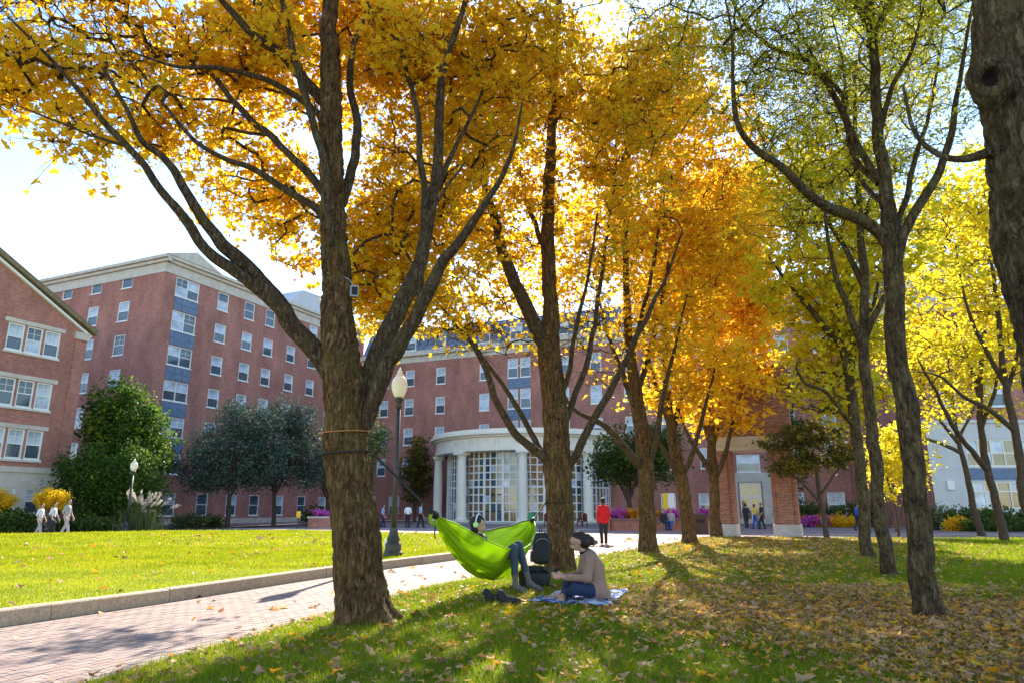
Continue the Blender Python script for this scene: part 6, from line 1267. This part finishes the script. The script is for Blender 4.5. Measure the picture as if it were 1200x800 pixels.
# ------------------------------------------------------------------ lamp posts
def lamp(label, loc, h):
    root = tag(empty('lamp_post', loc), label, 'lamp post', 'globe lamp posts'); k = h / 4.7; z = lambda q: q * k
    MB().lathe([(.24, 0), (.24, z(.1)), (.2, z(.14)), (.2, z(.3)), (.15, z(.36)), (.17, z(.42)), (.13, z(.5)), (.1, z(.62)), (.09, z(.7))], 16).build('base', MT['black_iron'], root, smooth=False)
    MB().lathe([(.075, z(.7)), (.062, z(2)), (.055, z(3.75))], 14).build('shaft', MT['black_iron'], root, smooth=True)
    MB().lathe([(.07, z(3.75)), (.09, z(3.8)), (.055, z(3.86)), (.1, z(3.93)), (.12, z(4.0)), (.1, z(4.04))], 14).build('capital', MT['black_iron'], root, smooth=True)
    MB().lathe([(.1, z(4.04)), (.15, z(4.12)), (.2, z(4.26)), (.21, z(4.38)), (.18, z(4.52)), (.12, z(4.6)), (.09, z(4.62))], 22).build('globe', MT['globe'], root, smooth=True)
    MB().lathe([(.1, z(4.622)), (.11, z(4.65)), (.06, z(4.7)), (.075, z(4.74)), (.03, z(4.8)), (.012, z(4.86))], 14).build('finial', MT['globe'], root, smooth=True)
lamp('tall lamp post with cream globe on the lawn behind the thick maple', (-2.96, 17.72, LAWN_Z), 4.62)
lamp('lamp post with cream globe in front of the plumed grass', (sx(150, 41.2), 41.2, 0), 4.1)
c = gnd(455, 645, LAWN_Z); ob = tag(empty('outlet_box', (c[0], c[1], LAWN_Z)), 'pale outlet box on a short post beside the lamp post', 'box'); MB().box(-.12, .12, -.06, .06, .1, .32).build('housing', MT['cream'], ob); MB().box(-.03, .03, -.03, .03, 0, .1).build('post', MT['black_iron'], ob)

# ------------------------------------------------------------------ plaza furniture
pl_ = tag(empty('planter_wall', (sx(783, 45.5), 45.5, 0), R(-3)), 'low brown planter wall with flowers right of the person in red', 'planter')
w_ = 7.4; MB().box(-w_ / 2, w_ / 2, -.02, 2.0, -.02, .62).build('wall', MT['brick'], pl_); MB().box(-w_ / 2 - .06, w_ / 2 + .06, -.1, 2.06, .622, .75).build('coping', plain('brown_coping', (.23, .14, .12), .8, .2, 8), pl_); MB().box(-w_ / 2 - .35, -w_ / 2 - .07, -.3, 1.2, -.02, 1.0).build('end_block', MT['brick'], pl_)
for k, (x_, m_, lab) in enumerate(((-2.2, 'leaf_mum2', 'orange flowers on the planter wall, next to the person in red'), (-1.0, 'leaf_mum2', 'orange flowers on the planter wall, second mound'), (.3, 'leaf_mum', 'magenta flowers on the planter wall, middle mound'), (2.6, 'leaf_mum', 'magenta flowers on the planter wall behind the seated people'), (-3.0, 'leaf_mum', 'small magenta flowers at the planter wall end'))):
    c = Vector(pl_.location) + Matrix.Rotation(R(-3), 3, 'Z') @ Vector((x_, .9, .72)); shrub('flower_mound', lab, c, [(0, 0, .28, .62, .5, .32)], 60, 22, .09, .11, MT[m_], 200 + k, 'flower mounds', (.5, .2, .2), cat='flowers')
p2 = tag(empty('planter_box', (sx(378, 52), 52, 0)), 'brown planter box with magenta flowers beside the thick maple, far off', 'planter'); MB().box(-.9, .9, -.5, .5, -.02, .7).build('wall', MT['brick'], p2); MB().box(-.96, .96, -.56, .56, .702, .82).build('coping', MT['stone'], p2)
shrub('flower_mound', 'magenta flowers in the far planter box', (sx(378, 52), 52, .8), [(0, 0, .22, .75, .4, .25)], 50, 22, .09, .12, MT['leaf_mum'], 210, 'flower mounds', (.5, .2, .2), cat='flowers')
red_wood = plain('dark_red_paint', (.13, .025, .025), .6, .2)
def chair(label, x_, Y, rz, m=None):
    r_ = tag(empty('garden_chair', (x_, Y, -.01), R(rz)), label, 'chair', 'garden chairs before the pavilion'); m = m or red_wood
    MB().box(-.3, .3, -.28, .28, .4, .45).build('seat', m, r_)
    for k in range(5): MB().box(-.28 + k * .115, -.18 + k * .115, .25, .29, .452, 1.0 + .04 * (2 - abs(k - 2))).build('slat', m, r_)
    for a in (-1, 1):
        for b_ in (-1, 1): MB().box(a * .28 - .03, a * .28 + .03, b_ * .26 - .03, b_ * .26 + .03, 0, .398 if b_ > 0 else .62).build('leg', m, r_)
        MB().box(a * .3 - .06, a * .3 + .06, -.32, .3, .622, .66).build('arm', m, r_)
chair('dark red garden chair left of the second maple trunk', sx(643, 56), 56, 20); chair('dark red garden chair right of the second maple trunk', sx(682, 55), 55, -60); chair('dark red garden chair facing the pavilion doors', sx(650, 58), 58, 100)
chair('green garden chair in front of the pavilion glass', sx(622, 62), 62, 0, MT['green_cloth'])
bn = tag(empty('bench', (sx(462, 55), 55, -.01), R(8)), 'long dark bench beyond the lamp post', 'bench')
for k in range(3): MB().box(-1.5, 1.5, -.3 + k * .18, -.15 + k * .18, .42, .46).build('slat', red_wood, bn)
for k in range(3): MB().box(-1.5, 1.5, .26, .3, .55 + k * .14, .66 + k * .14).build('back_slat', red_wood, bn)
for a in (-1.3, 0, 1.3): MB().box(a - .04, a + .04, -.28, .32, 0, .418).build('leg', MT['black_iron'], bn)
tb = tag(empty('litter_bin', (sx(818, 40), 40, -.01)), 'brown square litter bin between the last maples', 'bin'); bn_m = plain('brown_enamel', (.08, .045, .03), .6, .2)
MB().box(-.4, .4, -.4, .4, 0, .95).build('body', bn_m, tb); MB().box(-.45, .45, -.45, .45, .952, 1.1).build('lid', MT['black_iron'], tb); MB().box(-.25, .25, -.41, -.402, .6, .8).build('opening', MT['black_cloth'], tb)
hy = tag(empty('hydrant_marker', (sx(350, 50), 50, 0)), 'small yellow marker post far beyond the lawn', 'post'); MB().box(-.04, .04, -.04, .04, 0, .75).build('post', MT['black_iron'], hy); MB().lathe([(.14, .752), (.16, .8), (.16, 1.1), (.1, 1.2)], 10).build('head', plain('yellow_paint', (.8, .55, .02), .5), hy)
sg_ = tag(empty('banner_sign', (sx(785, 47.9), 47.9, 0), R(-4)), 'upright banner sign with yellow, white and blue panels behind the seated people', 'sign')
MB().box(-.42, -.1, -.04, .04, .75, 2.4).build('yellow_panel', MT['yellow_cloth'], sg_); MB().box(-.098, .35, -.05, .03, 1.3, 2.4).build('white_panel', MT['shirt_white'], sg_); MB().box(-.098, .35, -.05, .03, .75, 1.298).build('blue_panel', MT['blue_pale'], sg_)
MB().box(-.4, -.34, -.03, .03, 0, .748).box(.28, .34, -.03, .03, 0, .748).build('frame', MT['black_iron'], sg_)
